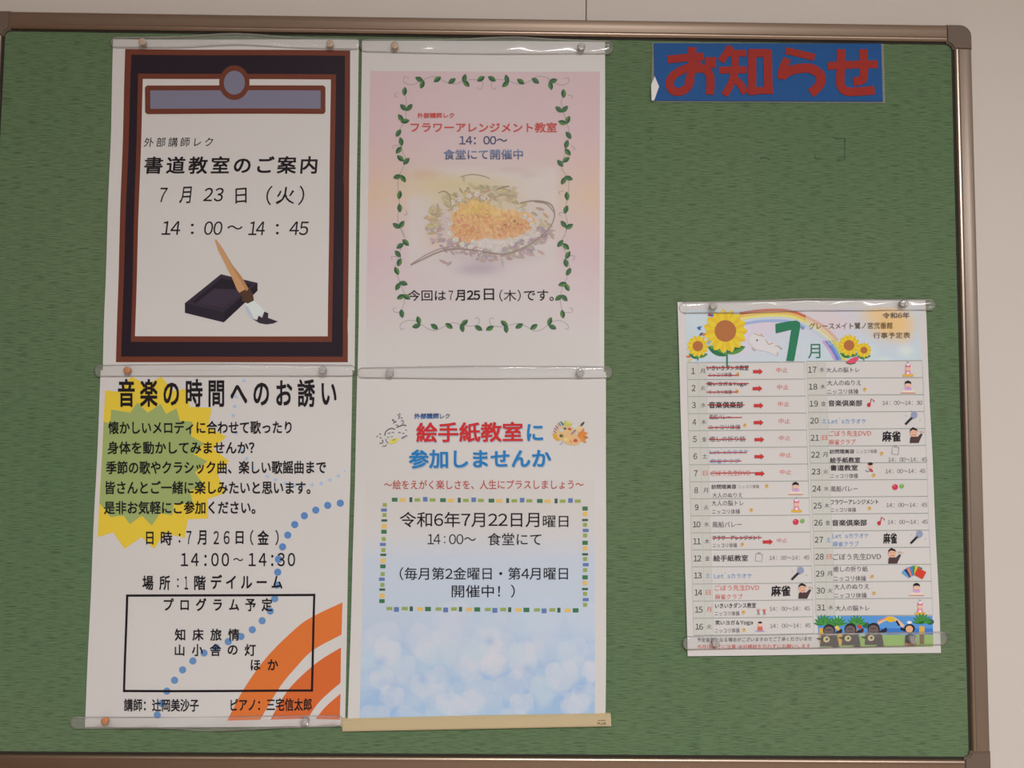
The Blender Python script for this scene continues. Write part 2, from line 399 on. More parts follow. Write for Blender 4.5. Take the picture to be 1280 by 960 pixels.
def glyphs(s, bold, ratio=0):
    """a line of text; bold = copies shifted about, so that strokes thicken; ratio = wanted width / height (digits are spaced to it)"""
    global EM
    if EM is None: EM = glyph('国国')[0][:, 0].max() - glyph('国')[0][:, 0].max()
    digits = all(ch in '0123456789' for ch in s) and len(s) > 1
    key = (s, bold, round(ratio, 2) if digits else 0)
    if key in _lc: return _lc[key]
    pen = 0.0; out = []; faces = []; n0 = 0; st = 0.58 * EM
    if digits:
        g0, g1 = glyph(full(s[0]))[0], glyph(full(s[-1]))[0]; H_ = g0[:, 1].max() - g0[:, 1].min()
        st = max(0.5 * EM, (ratio * H_ * 1.12 - (g1[:, 0].max() - g0[:, 0].min())) / (len(s) - 1))
    for ch in s:
        if ch == ' ': pen += 0.34 * EM; continue
        if ch == '　': pen += EM; continue
        f = full(ch); g = glyph(f)
        if g is None: continue
        co = g[0].copy(); narrow = f != ch
        adv = EM
        if narrow: adv = st if not ch.isalpha() else (co[:, 0].max() - co[:, 0].min()) + 0.09 * EM
        if ch in ':&!': adv = 0.5 * EM if ch == ':' else 0.8 * EM
        cx = EM / 2 if not ch.isalpha() or not narrow else (co[:, 0].max() + co[:, 0].min()) / 2
        co[:, 0] += pen + adv / 2 - cx
        r = bold * EM * 0.62
        for k, (dx, dy) in enumerate([(0, 0)] if r < 0.003 else [(-r, -r), (r, -r), (-r, r), (r, r)] + ([(0, 0)] if r > 0.018 else [])):
            out.append(np.concatenate([co + (dx, dy), np.full((len(co), 1), k * 0.05)], 1)); faces += [tuple(v + n0 for v in p) for p in g[1]]; n0 += len(co)
        pen += adv
    r = (np.concatenate(out), faces) if out else (None, None)
    _lc[key] = r; return r
def raster(sheet, name, corners, nx, ny, fn, layer=1, label=None):
    """a printed colour field: corners in px (tl,tr,br,bl); fn(u,v)->(r,g,b) photo colours, arrays"""
    s = np.linspace(0, 1, nx); t = np.linspace(0, 1, ny); S, T = np.meshgrid(s, t)
    (ax, ay), (bx, by), (cx, cy), (dx, dy) = corners
    U = (1 - T) * ((1 - S) * ax + S * bx) + T * ((1 - S) * dx + S * cx); V = (1 - T) * ((1 - S) * ay + S * by) + T * ((1 - S) * dy + S * cy)
    rgb = fn(U, V); X, Z = Pn(U, V)
    co = np.stack([X, 0 * X, Z], -1).reshape(-1, 3)
    idx = np.arange(nx * ny).reshape(ny, nx)
    q = np.stack([idx[:-1, :-1], idx[1:, :-1], idx[1:, 1:], idx[:-1, 1:]], -1).reshape(-1, 4)
    me = bpy.data.meshes.new(name); me.from_pydata(co.tolist(), [], q.tolist())
    c = np.clip(rgb.reshape(-1, 3), 0, 255) / 255
    l = np.where(c <= 0.04045, c / 12.92, ((c + 0.055) / 1.055) ** 2.4) / np.array(WHITE) * 0.78
    at = me.color_attributes.new('Col', 'FLOAT_COLOR', 'POINT')
    at.data.foreach_set('color', np.concatenate([np.clip(l, 0, 0.95), np.ones((len(l), 1))], 1).ravel())
    sheet.place(me, layer)
    o = link(name, me, m_ink, sheet.root, smooth=True)
    if label: o['label'] = label
    return o
def paper(sheet, left, right_, mat=m_paper, name='paper_sheet'):
    """left/right_: lists of px points down the two edges (same count)"""
    nx, ny = 30, 40; co = []
    lt = [p[1] for p in left]; 
    for j in range(ny + 1):
        t = j / ny * (len(left) - 1); i = min(int(t), len(left) - 2); f = t - i
        a = Vector(left[i]).lerp(Vector(left[i + 1]), f); b_ = Vector(right_[i]).lerp(Vector(right_[i + 1]), f)
        for k in range(nx + 1): p = a.lerp(b_, k / nx); co.append((*_xz(p, 0),))
    q = [(j * (nx + 1) + k, (j + 1) * (nx + 1) + k, (j + 1) * (nx + 1) + k + 1, j * (nx + 1) + k + 1) for j in range(ny) for k in range(nx)]
    me = bpy.data.meshes.new(name); me.from_pydata(co, [], q); sheet.place(me, 0)
    # give the sheet its thickness
    bm = bmesh.new(); bm.from_mesh(me); bmesh.ops.recalc_face_normals(bm, faces=bm.faces)
    if bm.faces[0].normal.y > 0: bmesh.ops.reverse_faces(bm, faces=bm.faces)
    bmesh.ops.solidify(bm, geom=bm.faces[:], thickness=0.00012)
    # solidify keeps the original faces in place and grows the other side: make sure that is the back
    bm.to_mesh(me); bm.free()
    ys = [v.co.y for v in me.vertices]
    return link(name, me, mat, sheet.root, smooth=False)
def poster(name, label, u, v, base=0.0016, amp=0.0014, ph=0.0):
    x, z = P(u, v); root = empty(name, label, 'poster', (x, 0, z)); return Sheet(root, base, amp, ph, 0)

BLACK = col(28, 22, 26)
# ================================================================ poster 1: calligraphy class
s1 = poster('poster', 'poster with dark brown and black printed frame and ink stone, for calligraphy class', 290, 457, ph=0.4)
paper(s1, [(142.5, 50), (139.5, 170), (135, 300), (131.5, 400), (129.8, 463)], [(449, 51), (447.3, 170), (445.5, 300), (444.5, 400), (443.6, 463)])
BR = col(104, 52, 38); BK = col(36, 25, 34); GY = col(118, 112, 130)
k = Ink(s1, 'printed_frame')
k.poly([(157.6, 62.3), (438.3, 64.3), (435.2, 453), (146.4, 453)], BR, 0)
k.poly([(165.2, 69.4), (431.8, 71), (429, 446), (152.9, 446)], BK, 1)
k.poly([(173.7, 93), (420.6, 94), (415.5, 427.7), (165.2, 427.7)], BR, 2)
k.poly([(179.6, 99.7), (414.1, 100.5), (410.2, 420.7), (170.3, 420.7)], (0.78, 0.78, 0.78, 1), 3)
k.done()
k = Ink(s1, 'printed_hanger', 2)
def rr(x0, y0, x1, y1, r):
    return [(x0 + r, y0), (x1 - r, y0), (x1, y0 + r), (x1, y1 - r), (x1 - r, y1), (x0 + r, y1), (x0, y1 - r), (x0, y0 + r)]
k.poly(rr(182.4, 108, 407.4, 143.6, 2.5), BR, 4); k.rect(189, 114.2, 401.4, 137, GY, 5)
k.circle(294, 104.7, 19, BR, 21.8, 32, dz=6); k.circle(294, 104.7, 13.2, GY, 15, 28, dz=7)
k.done()
def lines(sheet, items, name='text_line', layer=3):
    """each item: list of segments (string, x0, y0, x1, y1, h, colour, bold, shear, wob)"""
    for segs in items:
        k = Ink(sheet, name, layer)
        for sg in segs:
            sg = list(sg) + [0.0] * (10 - len(sg)); k.text(*sg)
        k.done()
lines(s1, [
    [('7', 200.5, 244.5, 209.5, 244.5, 18, BLACK, 0.006, 0.18), ('月', 226, 244.5, 240, 244.5, 21, BLACK, 0.012, 0.1, .05), ('23', 256, 244, 280, 244, 17, BLACK, 0.01, 0.18),
     ('日', 295, 245, 309, 245, 19, BLACK, 0.012, 0, .08), ('（', 333.5, 245, 340.5, 245, 24, BLACK, 0, 0.1), ('火', 346, 245, 369, 245, 21, BLACK, 0.008, 0.1, .05), ('）', 374, 245, 381, 245, 24, BLACK, 0, 0.1)],
    [('14', 204.5, 286, 227, 286, 17, BLACK, 0.008, 0.12), (':', 240, 287, 243.5, 287, 13, BLACK, 0.01), ('00', 256.5, 286, 279, 286, 17, BLACK, 0.006, 0.12), ('～', 285, 285, 304, 285, 5, BLACK, 0.01),
     ('14', 312, 286, 332, 286, 17, BLACK, 0.008, 0.12), (':', 345.5, 287, 349, 287, 13, BLACK, 0.01), ('45', 362.5, 286, 386, 286, 17, BLACK, 0.008, 0.12)]])
k = Ink(s1, 'text_line', 3); k.em('外部講師レク', 187, 262.5, 178.7, 12.5, 12.5, BLACK, 0.006, shear=0.12); k.done()
k = Ink(s1, 'text_line', 3); k.em('書道教室のご案内', 193, 387, 207.8, 24.5, 22.5, BLACK, 0.032, shear=0.08); k.done()
def R2(x, y): return (100 + x / 3.5556, 250 + y / 3.5556)
def poly2(k, pts, c, dz=0, f=R2): k.poly([f(*p) for p in pts], c, dz)
k = Ink(s1, 'ink_stone_picture', 3)
poly2(k, [(470, 460), (630, 332), (792, 370), (792, 405), (642, 545), (470, 503)], col(52, 42, 54), 0)
poly2(k, [(470, 460), (642, 500), (642, 545), (470, 503)], col(42, 33, 44), 1)
poly2(k, [(642, 500), (792, 370), (792, 405), (642, 545)], col(34, 27, 38), 1)
poly2(k, [(502, 455), (632, 350), (768, 378), (640, 485)], col(36, 28, 38), 2)
poly2(k, [(520, 460), (600, 396), (745, 400), (640, 483)], col(58, 46, 60), 3)
k.done()
k = Ink(s1, 'brush_picture', 3)
poly2(k, [(602, 178), (612, 180), (640, 222), (680, 290), (720, 340), (752, 395), (745, 412), (712, 415), (702, 402), (680, 350), (650, 290), (618, 225)], col(190, 140, 98), 5)
poly2(k, [(612, 180), (640, 222), (680, 290), (720, 340), (752, 395), (745, 412), (728, 380), (690, 315), (650, 245)], col(172, 122, 84), 6)
poly2(k, [(712, 413), (755, 390), (772, 420), (776, 448), (748, 462), (722, 448), (724, 432)], col(78, 52, 38), 6)
poly2(k, [(735, 462), (776, 448), (800, 470), (825, 497), (800, 522), (778, 532), (750, 505)], col(205, 205, 212), 5)
poly2(k, [(735, 470), (750, 475), (778, 532), (765, 528), (745, 500)], col(178, 180, 195), 6)
poly2(k, [(770, 530), (790, 535), (796, 515), (812, 525), (822, 497), (840, 505), (838, 525), (882, 541), (860, 550), (830, 554), (800, 548)], col(52, 42, 54), 6)
k.done()
# ================================================================ poster 3: music hour
s3 = poster('poster', 'poster with yellow-green starburst, blue dots and orange arcs, for the music hour', 275, 906, ph=2.1)
paper(s3, [(127.2, 463), (121.5, 600), (116.5, 700), (112, 800), (106.8, 908.5)], [(441, 463), (438.6, 600), (435.5, 700), (434, 800), (431.5, 907)])
k = Ink(s3, 'starburst')
k.poly([(133, 488), (149, 490), (166, 471), (184, 481), (203, 471), (218, 489), (235, 486), (238, 508.7), (266, 510), (261, 534), (284, 545.6), (267, 561), (287.5, 576.5), (272.6, 593), (282.5, 616), (260, 624),
        (261, 648), (235.5, 649), (232, 672), (206.5, 666.5), (194, 685.6), (178, 671), (157, 685.6), (143, 665), (124, 671), (125.8, 627), (130.6, 527)], col(214, 180, 58), 0)
k.poly([(140.5, 512), (164, 516), (173, 503.4), (186, 516), (202, 505), (209, 517.5), (222, 510.5), (226, 526), (241.7, 527), (240, 545.6), (256, 554), (243, 568), (260, 576.5), (244.5, 590.6), (256, 607.5), (237.5, 613),
        (242, 628.6), (218, 630), (216, 644), (201, 641), (191, 656.7), (178.4, 644), (164, 655), (156, 644), (140, 646), (126.2, 628.6), (131, 527), (139, 528.7)], col(147, 157, 98), 1)
k.done()
k = Ink(s3, 'orange_arcs')
def smooth_pts(pts, n=6):
    out = []; P4 = [pts[0]] + list(pts) + [pts[-1]]
    for i in range(1, len(P4) - 2):
        p0, p1, p2, p3 = (np.array(q, float) for q in P4[i - 1:i + 3])
        for j in range(n):
            t = j / n; out.append(tuple(0.5 * ((2 * p1) + (-p0 + p2) * t + (2 * p0 - 5 * p1 + 4 * p2 - p3) * t * t + (-p0 + 3 * p1 - 3 * p2 + p3) * t ** 3)))
    out.append(tuple(pts[-1])); return out
k.poly(smooth_pts([(285.3, 899.5), (305, 861.5), (333, 822), (367, 788), (389, 771.5), (428.7, 752.4)]) + smooth_pts([(427.5, 792.6), (392, 812), (371, 833), (350, 858.7), (326, 898.7)]), col(206, 106, 50))
k.poly(smooth_pts([(338.7, 898.7), (361, 861.5), (395, 829), (426.8, 808.7)]) + smooth_pts([(426, 853), (400.6, 875.6), (385, 897.5)]), col(201, 96, 48))
k.poly(smooth_pts([(395, 898), (407.6, 882.6), (426, 866.6)]) + [(425, 899)], col(201, 96, 48))
k.done()
def R5(x, y): return (80 + x / 3.5556, 450 + y / 3.5556)
def R6(x, y): return (80 + x / 3.5556, 690 + y / 3.5556)
k = Ink(s3, 'small_dots')
sd = [(803, 92), (768, 165), (762, 207), (756, 247), (768, 325), (795, 400), (815, 437), (845, 480), (907, 517), (944, 532), (985, 548), (1030, 556), (1065, 558), (1106, 554), (1147, 547), (1185, 532), (1222, 515), (1250, 494)]
for i, p in enumerate(sd): k.circle(*R5(*p), 2.2 if i < len(sd) - 1 else 1.2, col(160, 176, 202), n=12)
k.done()
big = [R5(*p) for p in [(1231, 635), (1175, 645), (1122, 666), (1071, 691), (1028, 730), (997, 777), (974, 829), (956, 884), (953, 941)]] + \
      [R6(*p) for p in [(950, 145), (940, 205), (920, 260), (884, 303), (840, 343), (790, 373), (733, 396), (680, 422), (626, 446), (577, 481), (532, 520), (497, 566), (463, 614), (440, 668), (420, 720)]]
k = Ink(s3, 'blue_dots', 2)
for i, p in enumerate(big): k.circle(*p, 4.5, col(88, 124, 174) if i < 9 else col(98, 130, 172), n=18)
k.done()
k = Ink(s3, 'printed_box', 3); k.frame([(158.7, 742.6), (395, 741.6), (391.8, 864), (155.2, 864)], 2.8, BLACK); k.done()
def seg(s, a, b, y, h, f, bold=0.012, c=BLACK): 
    p = f(a, y); q = f(b, y); return (s, p[0], p[1], q[0], q[1], h, c, bold)
B1 = 0.030
lines(s3, [
    [('懐かしいメロディに合わせて歌ったり', 136.8, 534.6, 365.4, 534, 16.5, BLACK, B1)],
    [('身体を動かしてみませんか？', 135.7, 559.7, 319, 559.5, 16, BLACK, B1)],
    [('季節の歌やクラシック曲、楽しい歌謡曲まで', 134, 584.4, 408.5, 583.8, 16.5, BLACK, B1)],
    [('皆さんとご一緒に楽しみたいと思います。', 133.4, 609.3, 389, 609.3, 16.5, BLACK, B1)],
    [('是非お気軽にご参加ください。', 132, 634.2, 320, 634.2, 16.5, BLACK, B1)],
    [seg('日', 370, 403, 790, 16, R5, B1), seg('時', 435, 485, 790, 18, R5, B1), seg(':', 514, 522, 790, 11, R5, 0.02), seg('7', 548, 570, 788, 16.5, R5), seg('月', 597, 636, 788, 18, R5, B1), seg('2', 668, 692, 788, 16.5, R5), seg('6', 713, 739, 788, 16.5, R5),
     seg('日', 766, 801, 788, 16, R5, B1), seg('（', 830, 845, 788, 19, R5), seg('金', 863, 913, 788, 18, R5, B1), seg('）', 942, 957, 788, 19, R5)],
    [seg('場', 353, 402, 135, 18, R6, B1), seg('所', 428, 476, 135, 18, R6, B1), seg(':', 507, 514, 135, 11, R6), seg('1', 540, 556, 135, 16.5, R6), seg('階', 583, 634, 135, 18, R6, B1)],
    [seg('知', 497, 543, 365, 15, R6, B1), seg('床', 575, 624, 365, 15, R6, B1), seg('旅', 654, 704, 365, 15, R6, B1), seg('情', 733, 783, 365, 15, R6, B1)],
    [seg('山', 497, 540, 433, 14, R6, B1), seg('小', 573, 622, 433, 15, R6, B1), seg('舎', 652, 702, 433, 15, R6, B1), seg('の', 731, 775, 433, 12, R6, B1), seg('灯', 806, 856, 433, 15, R6, B1)],
    [seg('講師：辻岡美沙子', 272, 605, 676, 16, R6, B1)],
    [seg('ピアノ：三宅信太郎', 745, 1103, 675, 16, R6, B1)]], layer=4)
def ems(s, a, b, y, w_, h_, f, bold=B1):
    k = Ink(s3, 'text_line', 4); p = f(a, y); q = f(b, y); k.em(s, p[0], q[0], p[1], w_, h_, BLACK, bold, y1=q[1]); k.done()
ems('音楽の時間へのお誘い', 283, 1178, 150, 22.5, 36, R5, 0.034)
k = Ink(s3, 'text_line', 4)
for ch, x in (('1', 540), ('4', 586), (':', 633), ('0', 675), ('0', 721), ('～', 778), ('1', 840), ('4', 886), (':', 929), ('3', 968), ('0', 1014)):
    p = R5(x, 886); k.em(ch, p[0], p[0], p[1], 13 if ch == '～' else 16.5, 13 if ch == '～' else 21.5, BLACK, 0.014)
k.done()
ems('デイルーム', 680, 950, 133, 15, 19, R6); ems('プログラム予定', 467, 906, 233, 14, 17, R6); ems('ほか', 853, 930, 500, 14, 16, R6)
# ================================================================ poster 2: flower arrangement
s2 = poster('poster', 'pink poster with leafy vine border and a flower basket, for the flower arrangement class', 600, 460, ph=3.7)
paper(s2, [(453, 52), (451.5, 170), (449.8, 300), (448.6, 400), (447.4, 466)], [(756, 53), (756, 170), (755.3, 300), (755, 400), (754.8, 466)])
def gauss(U, V, x, y, sx, sy, rot=0):
    c, s = math.cos(rot), math.sin(rot); a = (U - x) * c + (V - y) * s; b_ = -(U - x) * s + (V - y) * c
    return np.exp(-((a / sx) ** 2 + (b_ / sy) ** 2))[..., None]
def ramp(V, stops):
    ys = [s[0] for s in stops]; return np.stack([np.interp(V, ys, [s[1][i] for s in stops]) for i in range(3)], -1)
def sstep(a, b_, x): t = np.clip((x - a) / (b_ - a), 0, 1); return t * t * (3 - 2 * t)
def noise2(U, V, sc, seed):
    rg = np.random.default_rng(seed); g = rg.random((64, 64)); x = U / sc % 63; y = V / sc % 63
    i = np.floor(x).astype(int); j = np.floor(y).astype(int); fx = x - i; fy = y - j; fx = fx * fx * (3 - 2 * fx); fy = fy * fy * (3 - 2 * fy)
    return (g[j, i] * (1 - fx) + g[j, i + 1] * fx) * (1 - fy) + (g[j + 1, i] * (1 - fx) + g[j + 1, i + 1] * fx) * fy
PW = np.array((197., 186., 182.))
def bg2(U, V):
    edge = ramp(V, [(90, (198, 168, 170)), (170, (200, 168, 170)), (215, (203, 170, 160)), (245, (205, 172, 150)), (280, (203, 172, 165)), (320, (200, 170, 174)), (370, (200, 178, 178)), (430, PW), (470, PW)])
    mid = ramp(V, [(90, (199, 172, 174)), (170, (198, 172, 173)), (240, (198, 180, 174)), (320, (198, 182, 182)), (430, PW), (470, PW)])
    e = (np.abs(U - 606) / 143)[..., None] ** 1.6
    rgb = edge * e + mid * (1 - e)
    ins = (sstep(506, 516, U) * (1 - sstep(690, 702, U)) * sstep(205, 216, V) * (1 - sstep(325, 352, V)))[..., None]
    rgb = rgb * (1 - 0.75 * ins) + np.array((200, 186, 182.)) * 0.75 * ins
    for x, y, sx, sy, c, a in [(530, 219, 22, 8, (196, 160, 140), .8), (545, 232, 45, 12, (200, 176, 140), .75), (590, 232, 50, 12, (198, 178, 138), .7), (520, 240, 20, 8, (202, 178, 155), .5),
                               (640, 213, 26, 4, (190, 160, 155), .5), (662, 219, 12, 4, (188, 160, 152), .4), (545, 300, 13, 12, (206, 170, 145), .6), (604, 335, 24, 9, (172, 150, 160), .75), (590, 338, 18, 6, (170, 150, 160), .5),
                               (612, 322, 60, 10, (178, 158, 160), .5), (560, 275, 22, 22, (184, 160, 152), .5), (560, 250, 25, 14, (200, 180, 145), .6), (625, 255, 30, 12, (196, 172, 130), .6), (670, 280, 26, 20, (192, 170, 158), .55)]:
        g = gauss(U, V, x, y, sx, sy) * a; rgb = rgb * (1 - g) + np.array(c, float) * g
    # the mass of orange blossoms
    n = noise2(U, V, 4.0, 3)[..., None]; n2 = noise2(U, V, 2.2, 5)[..., None]
    m1 = np.maximum(gauss(U, V, 597, 268, 27, 20) ** 1, 0); 
    blob = np.clip(1.35 * (gauss(U, V, 590, 268, 26, 23) + gauss(U, V, 628, 283, 27, 18) + gauss(U, V, 582, 290, 17, 15) + gauss(U, V, 650, 278, 18, 13)), 0, 1)
    blob = sstep(0.45, 0.75, blob)
    ora = np.array((208, 156, 108.)) * (1 - n) + np.array((214, 174, 122.)) * n
    warm = sstep(262, 300, V)[..., None] * 0.45; ora = ora * (1 - warm) + np.array((204, 144, 112.)) * warm
    yel = gauss(U, V, 600, 262, 22, 14) * 0.7; ora = ora * (1 - yel) + np.array((208, 176, 92.)) * yel
    ora = ora + (n2 - 0.5) * 26
    rgb = rgb * (1 - 0.9 * blob) + ora * 0.9 * blob
    return rgb
raster(s2, 'printed_background', [(463.5, 90), (749.5, 91), (749, 462), (457, 461)], 230, 300, bg2)
k = Ink(s2, 'flower_basket_picture', 2)
def pick(cs): return col(*[v + random.uniform(-8, 8) for v in random.choice(cs)])
LV = [(176, 154, 122), (182, 162, 130), (170, 148, 122), (186, 166, 140)]; LP = [(170, 146, 144), (162, 140, 148), (178, 156, 150), (170, 148, 140)]
for i in range(420):                         # foliage round the flowers
    a = random.uniform(0, 2 * math.pi); rr_ = random.uniform(0.72, 1.12)
    x = 612 + math.cos(a) * 72 * rr_; y = 280 + math.sin(a) * 42 * rr_
    if a > math.pi and x > 645: y += 16
    if abs(x - 612) < 60 and 262 < y < 300: continue
    k.leaf(x, y, random.uniform(-60, 60), random.uniform(5, 11), random.uniform(2.2, 4.6), pick(LP if y > 285 else LV), dz=random.randint(0, 3))
for x, y, a, L in [(590, 232, 30, 13), (598, 236, 10, 12), (608, 240, -10, 12), (622, 236, -22, 17), (628, 240, -8, 16), (618, 248, 50, 12), (625, 254, 70, 16), (612, 252, -40, 12), (555, 250, 80, 16), (560, 246, 60, 12), (548, 262, 85, 16),
                   (540, 272, 0, 10), (538, 284, 5, 12), (540, 292, -5, 14), (545, 262, -10, 10), (675, 262, 15, 12), (668, 268, 30, 10), (682, 270, 40, 10), (660, 318, 15, 20), (648, 322, 5, 18), (640, 318, 35, 18), (628, 328, 80, 14), (555, 328, 25, 14),
                   (562, 330, -40, 9), (690, 296, 60, 10), (676, 316, 30, 12), (580, 225, 80, 8)]:
    k.leaf(x, y, a, L, 3.4, pick(LP if y > 300 else LV), dz=4)
OR = [(208, 152, 112), (212, 162, 112), (202, 142, 110), (214, 172, 120), (198, 136, 104), (212, 168, 112)]
for i in range(330):                         # petals
    c0 = random.choice([(588, 264, 22, 18), (583, 288, 16, 13), (630, 284, 26, 14), (606, 272, 20, 12), (645, 280, 16, 11)])
    x = random.gauss(c0[0], c0[2] * .5); y = random.gauss(c0[1], c0[3] * .5)
    k.leaf(x, y, random.uniform(0, 180), random.uniform(3, 7), random.uniform(1.2, 2.6), pick(OR if y > 268 else OR[1:2] + OR[3:4] + [(208, 180, 116), (210, 168, 108)]), dz=random.randint(5, 8))
WHT = [(204, 190, 184), (198, 184, 178), (208, 194, 188)]
spots = [(563, 292), (570, 300), (578, 306), (588, 310), (598, 306), (607, 302), (612, 310), (620, 306), (628, 305), (637, 304), (645, 300), (652, 297), (660, 292), (667, 288), (672, 294), (658, 300), (563, 280), (560, 270), (566, 254), (574, 250), (586, 246),
         (596, 244), (604, 248), (570, 262), (655, 272), (662, 276), (660, 264), (650, 264), (636, 300), (600, 314), (618, 314), (665, 282), (592, 303)]
for x, y in spots:
    for j in range(5):
        a = j * 1.257 + x; k.circle(x + 2.1 * math.cos(a), y + 1.9 * math.sin(a), 1.7, pick(WHT), 1.4, 8, dz=9)
    k.circle(x, y, 0.8, col(190, 168, 130), n=6, dz=11)
for pts, wd, c in [([(513.5, 332), (528, 325), (545, 317), (562, 312), (582, 312), (610, 316), (632, 318), (655, 310), (675, 297), (688, 284), (693, 270), (690, 258), (680, 253), (665, 252), (650, 255)], 1.5, (150, 128, 118)),
                   ([(514, 331), (535, 318), (556, 310), (575, 309)], 1.2, (160, 136, 130)), ([(668, 253), (683, 256), (692, 266)], 1.0, (150, 130, 105)), ([(576, 222), (590, 219), (604, 221), (612, 224)], 0.8, (160, 140, 125)),
                   ([(548, 242), (556, 240), (562, 245), (564, 258)], 1.0, (150, 130, 95)), ([(621, 238), (630, 234.5), (637, 234)], 1.2, (145, 125, 95)), ([(640, 314), (660, 308), (680, 298)], 1.0, (178, 156, 146))]:
    k.line(smooth_pts(pts), wd, col(*c), dz=12)
k.done()
def R3(x, y): return (440 + x / 3.5556, 30 + y / 3.5556)
def R4(x, y): return (440 + x / 3.5556, 230 + y / 3.5556)
# vine border: stems (one part) and every leaf a printed shape in one part per side
GD = [(58, 92, 66), (72, 104, 64), (86, 118, 62), (48, 84, 62)]
stem = col(150, 140, 142)
k = Ink(s2, 'vine_stems', 2)
def spiral(cx, cy, r, a0, turns, sgn):
    return [(cx + r * (1 - 0.75 * t) * math.cos(a0 + sgn * turns * 2 * math.pi * t), cy + r * (1 - 0.75 * t) * math.sin(a0 + sgn * turns * 2 * math.pi * t)) for t in [i / 12 for i in range(13)]]
def vs(pts, f, curl=None):
    k.line(smooth_pts([f(*p) for p in pts]), 0.7, stem)
vs([(255, 245), (235, 240), (232, 262), (265, 275), (300, 262), (335, 245), (370, 238), (420, 262), (460, 270), (500, 255), (550, 250), (580, 262), (575, 290), (560, 292), (558, 282)], R3)
vs([(940, 248), (960, 245), (962, 262), (935, 276), (895, 262), (860, 240), (820, 238), (780, 262), (740, 270), (690, 255), (640, 250), (620, 270), (625, 290), (638, 292), (640, 282)], R3)
vs([(235, 300), (243, 350), (240, 380), (240, 425), (215, 470), (205, 490), (218, 530), (225, 570), (240, 610), (215, 670), (205, 720), (212, 790), (205, 850), (210, 895), (232, 950)], R3)
vs([(940, 310), (930, 350), (935, 380), (950, 430), (965, 480), (960, 530), (940, 600), (930, 640), (960, 690), (962, 740), (952, 800), (950, 850), (958, 900), (940, 950)], R3)
vs([(200, 310), (190, 325), (203, 330)], R3); vs([(215, 545), (185, 545), (185, 560)], R3); vs([(240, 830), (245, 848), (230, 850)], R3); vs([(960, 320), (980, 325), (975, 338)], R3); vs([(975, 545), (990, 555), (980, 565)], R3); vs([(940, 745), (920, 750), (925, 762)], R3); vs([(940, 840), (920, 845), (928, 858)], R3)
vs([(215, 185), (240, 250), (225, 275), (205, 330), (195, 380), (215, 440), (235, 500), (225, 560), (222, 590)], R4)
vs([(955, 190), (945, 230), (930, 265), (955, 320), (965, 390), (945, 440), (925, 500), (932, 560), (935, 590)], R4)
vs([(200, 325), (178, 325), (180, 338)], R4); vs([(970, 320), (990, 325), (980, 342)], R4); vs([(222, 570), (190, 570), (185, 555), (197, 550)], R4); vs([(940, 572), (975, 572), (978, 555), (965, 553)], R4)
vs([(235, 640), (218, 648), (216, 625), (245, 608), (290, 612), (330, 640), (370, 652), (420, 630), (455, 618), (500, 632), (550, 630), (568, 612), (560, 596), (548, 602)], R4)
vs([(945, 645), (960, 645), (955, 625), (920, 608), (880, 618), (850, 645), (810, 655), (770, 632), (730, 622), (680, 635), (625, 632), (612, 612), (618, 598), (632, 600)], R4)
k.done()
LT = [(300, 250, 25), (313, 273, 110), (380, 250, -35), (445, 257, -35), (500, 245, -75), (508, 268, 45), (573, 247, -30), (622, 247, 30), (688, 248, 75), (683, 270, -40), (750, 259, 35), (815, 256, 35), (893, 257, -15), (882, 278, 75)]
LL = [(235, 304, -85), (230, 376, 45), (257, 376, -50), (218, 423, 55), (238, 437, -10), (208, 490, -55), (220, 528, 80), (210, 565, -50), (217, 601, 40), (243, 614, -45), (203, 682, -15), (228, 690, 55), (212, 762, -80), (213, 820, 85), (198, 899, 35), (222, 893, -55)]
LR = [(940, 313, 85), (919, 383, 40), (945, 382, -45), (935, 441, 15), (958, 430, -65), (962, 497, 55), (953, 537, -75), (958, 572, 50), (950, 606, -35), (925, 622, 50), (962, 688, 20), (940, 700, -60), (955, 768, 85), (950, 828, -70), (940, 893, 50), (965, 903, -30)]
LL4 = [(240, 262, 45), (215, 277, -35), (205, 313, 50), (212, 350, -70), (200, 388, 65), (230, 443, 15), (205, 457, -60), (218, 503, -25), (243, 503, 30), (222, 577, 80)]
LR4 = [(925, 267, -50), (950, 280, 45), (958, 318, -60), (950, 353, 75), (962, 392, -60), (935, 447, -15), (955, 460, 60), (918, 507, -35), (943, 508, 45), (935, 580, 80)]
LB = [(297, 607, 75), (287, 632, -15), (367, 635, 35), (432, 632, 35), (500, 618, -40), (490, 641, 75), (563, 642, 30), (613, 643, -25), (677, 622, 40), (685, 645, 85), (743, 633, -30), (808, 637, -35), (878, 612, -70), (890, 637, 25)]
k = Ink(s2, 'vine_leaves', 3); kk = 0
for lst, f in ((LT, R3), (LL, R3), (LR, R3), (LL4, R4), (LR4, R4), (LB, R4)):
    for x, y, a in lst:
        c = GD[kk * 7 % 4]; c2 = GD[(kk * 5 + 1) % 4]; kk += 1
        k.leaf(*f(x, y), a, 11.5, 6.2, col(*c), col(*c2))
k.done()
RD = col(186, 70, 60); NB = col(72, 74, 104); NB2 = col(118, 128, 160)
lines(s2, [
    [('外部講師レク', 522, 145.8, 568, 145.3, 6.8, RD, 0.035)],
    [('フラワーアレンジメント教室', 513.7, 160.5, 696, 160, 12.5, RD, 0.026)]], layer=4)
k = Ink(s2, 'text_line', 4); k.text('14：00～', 574.4, 176.5, 634, 176, 10.5, NB, 0.02); k.done()
k = Ink(s2, 'text_line', 4); k.text('食堂にて開催中', 554.7, 194.3, 653.7, 193.6, 13, NB2, 0.024, c2=NB); k.done()
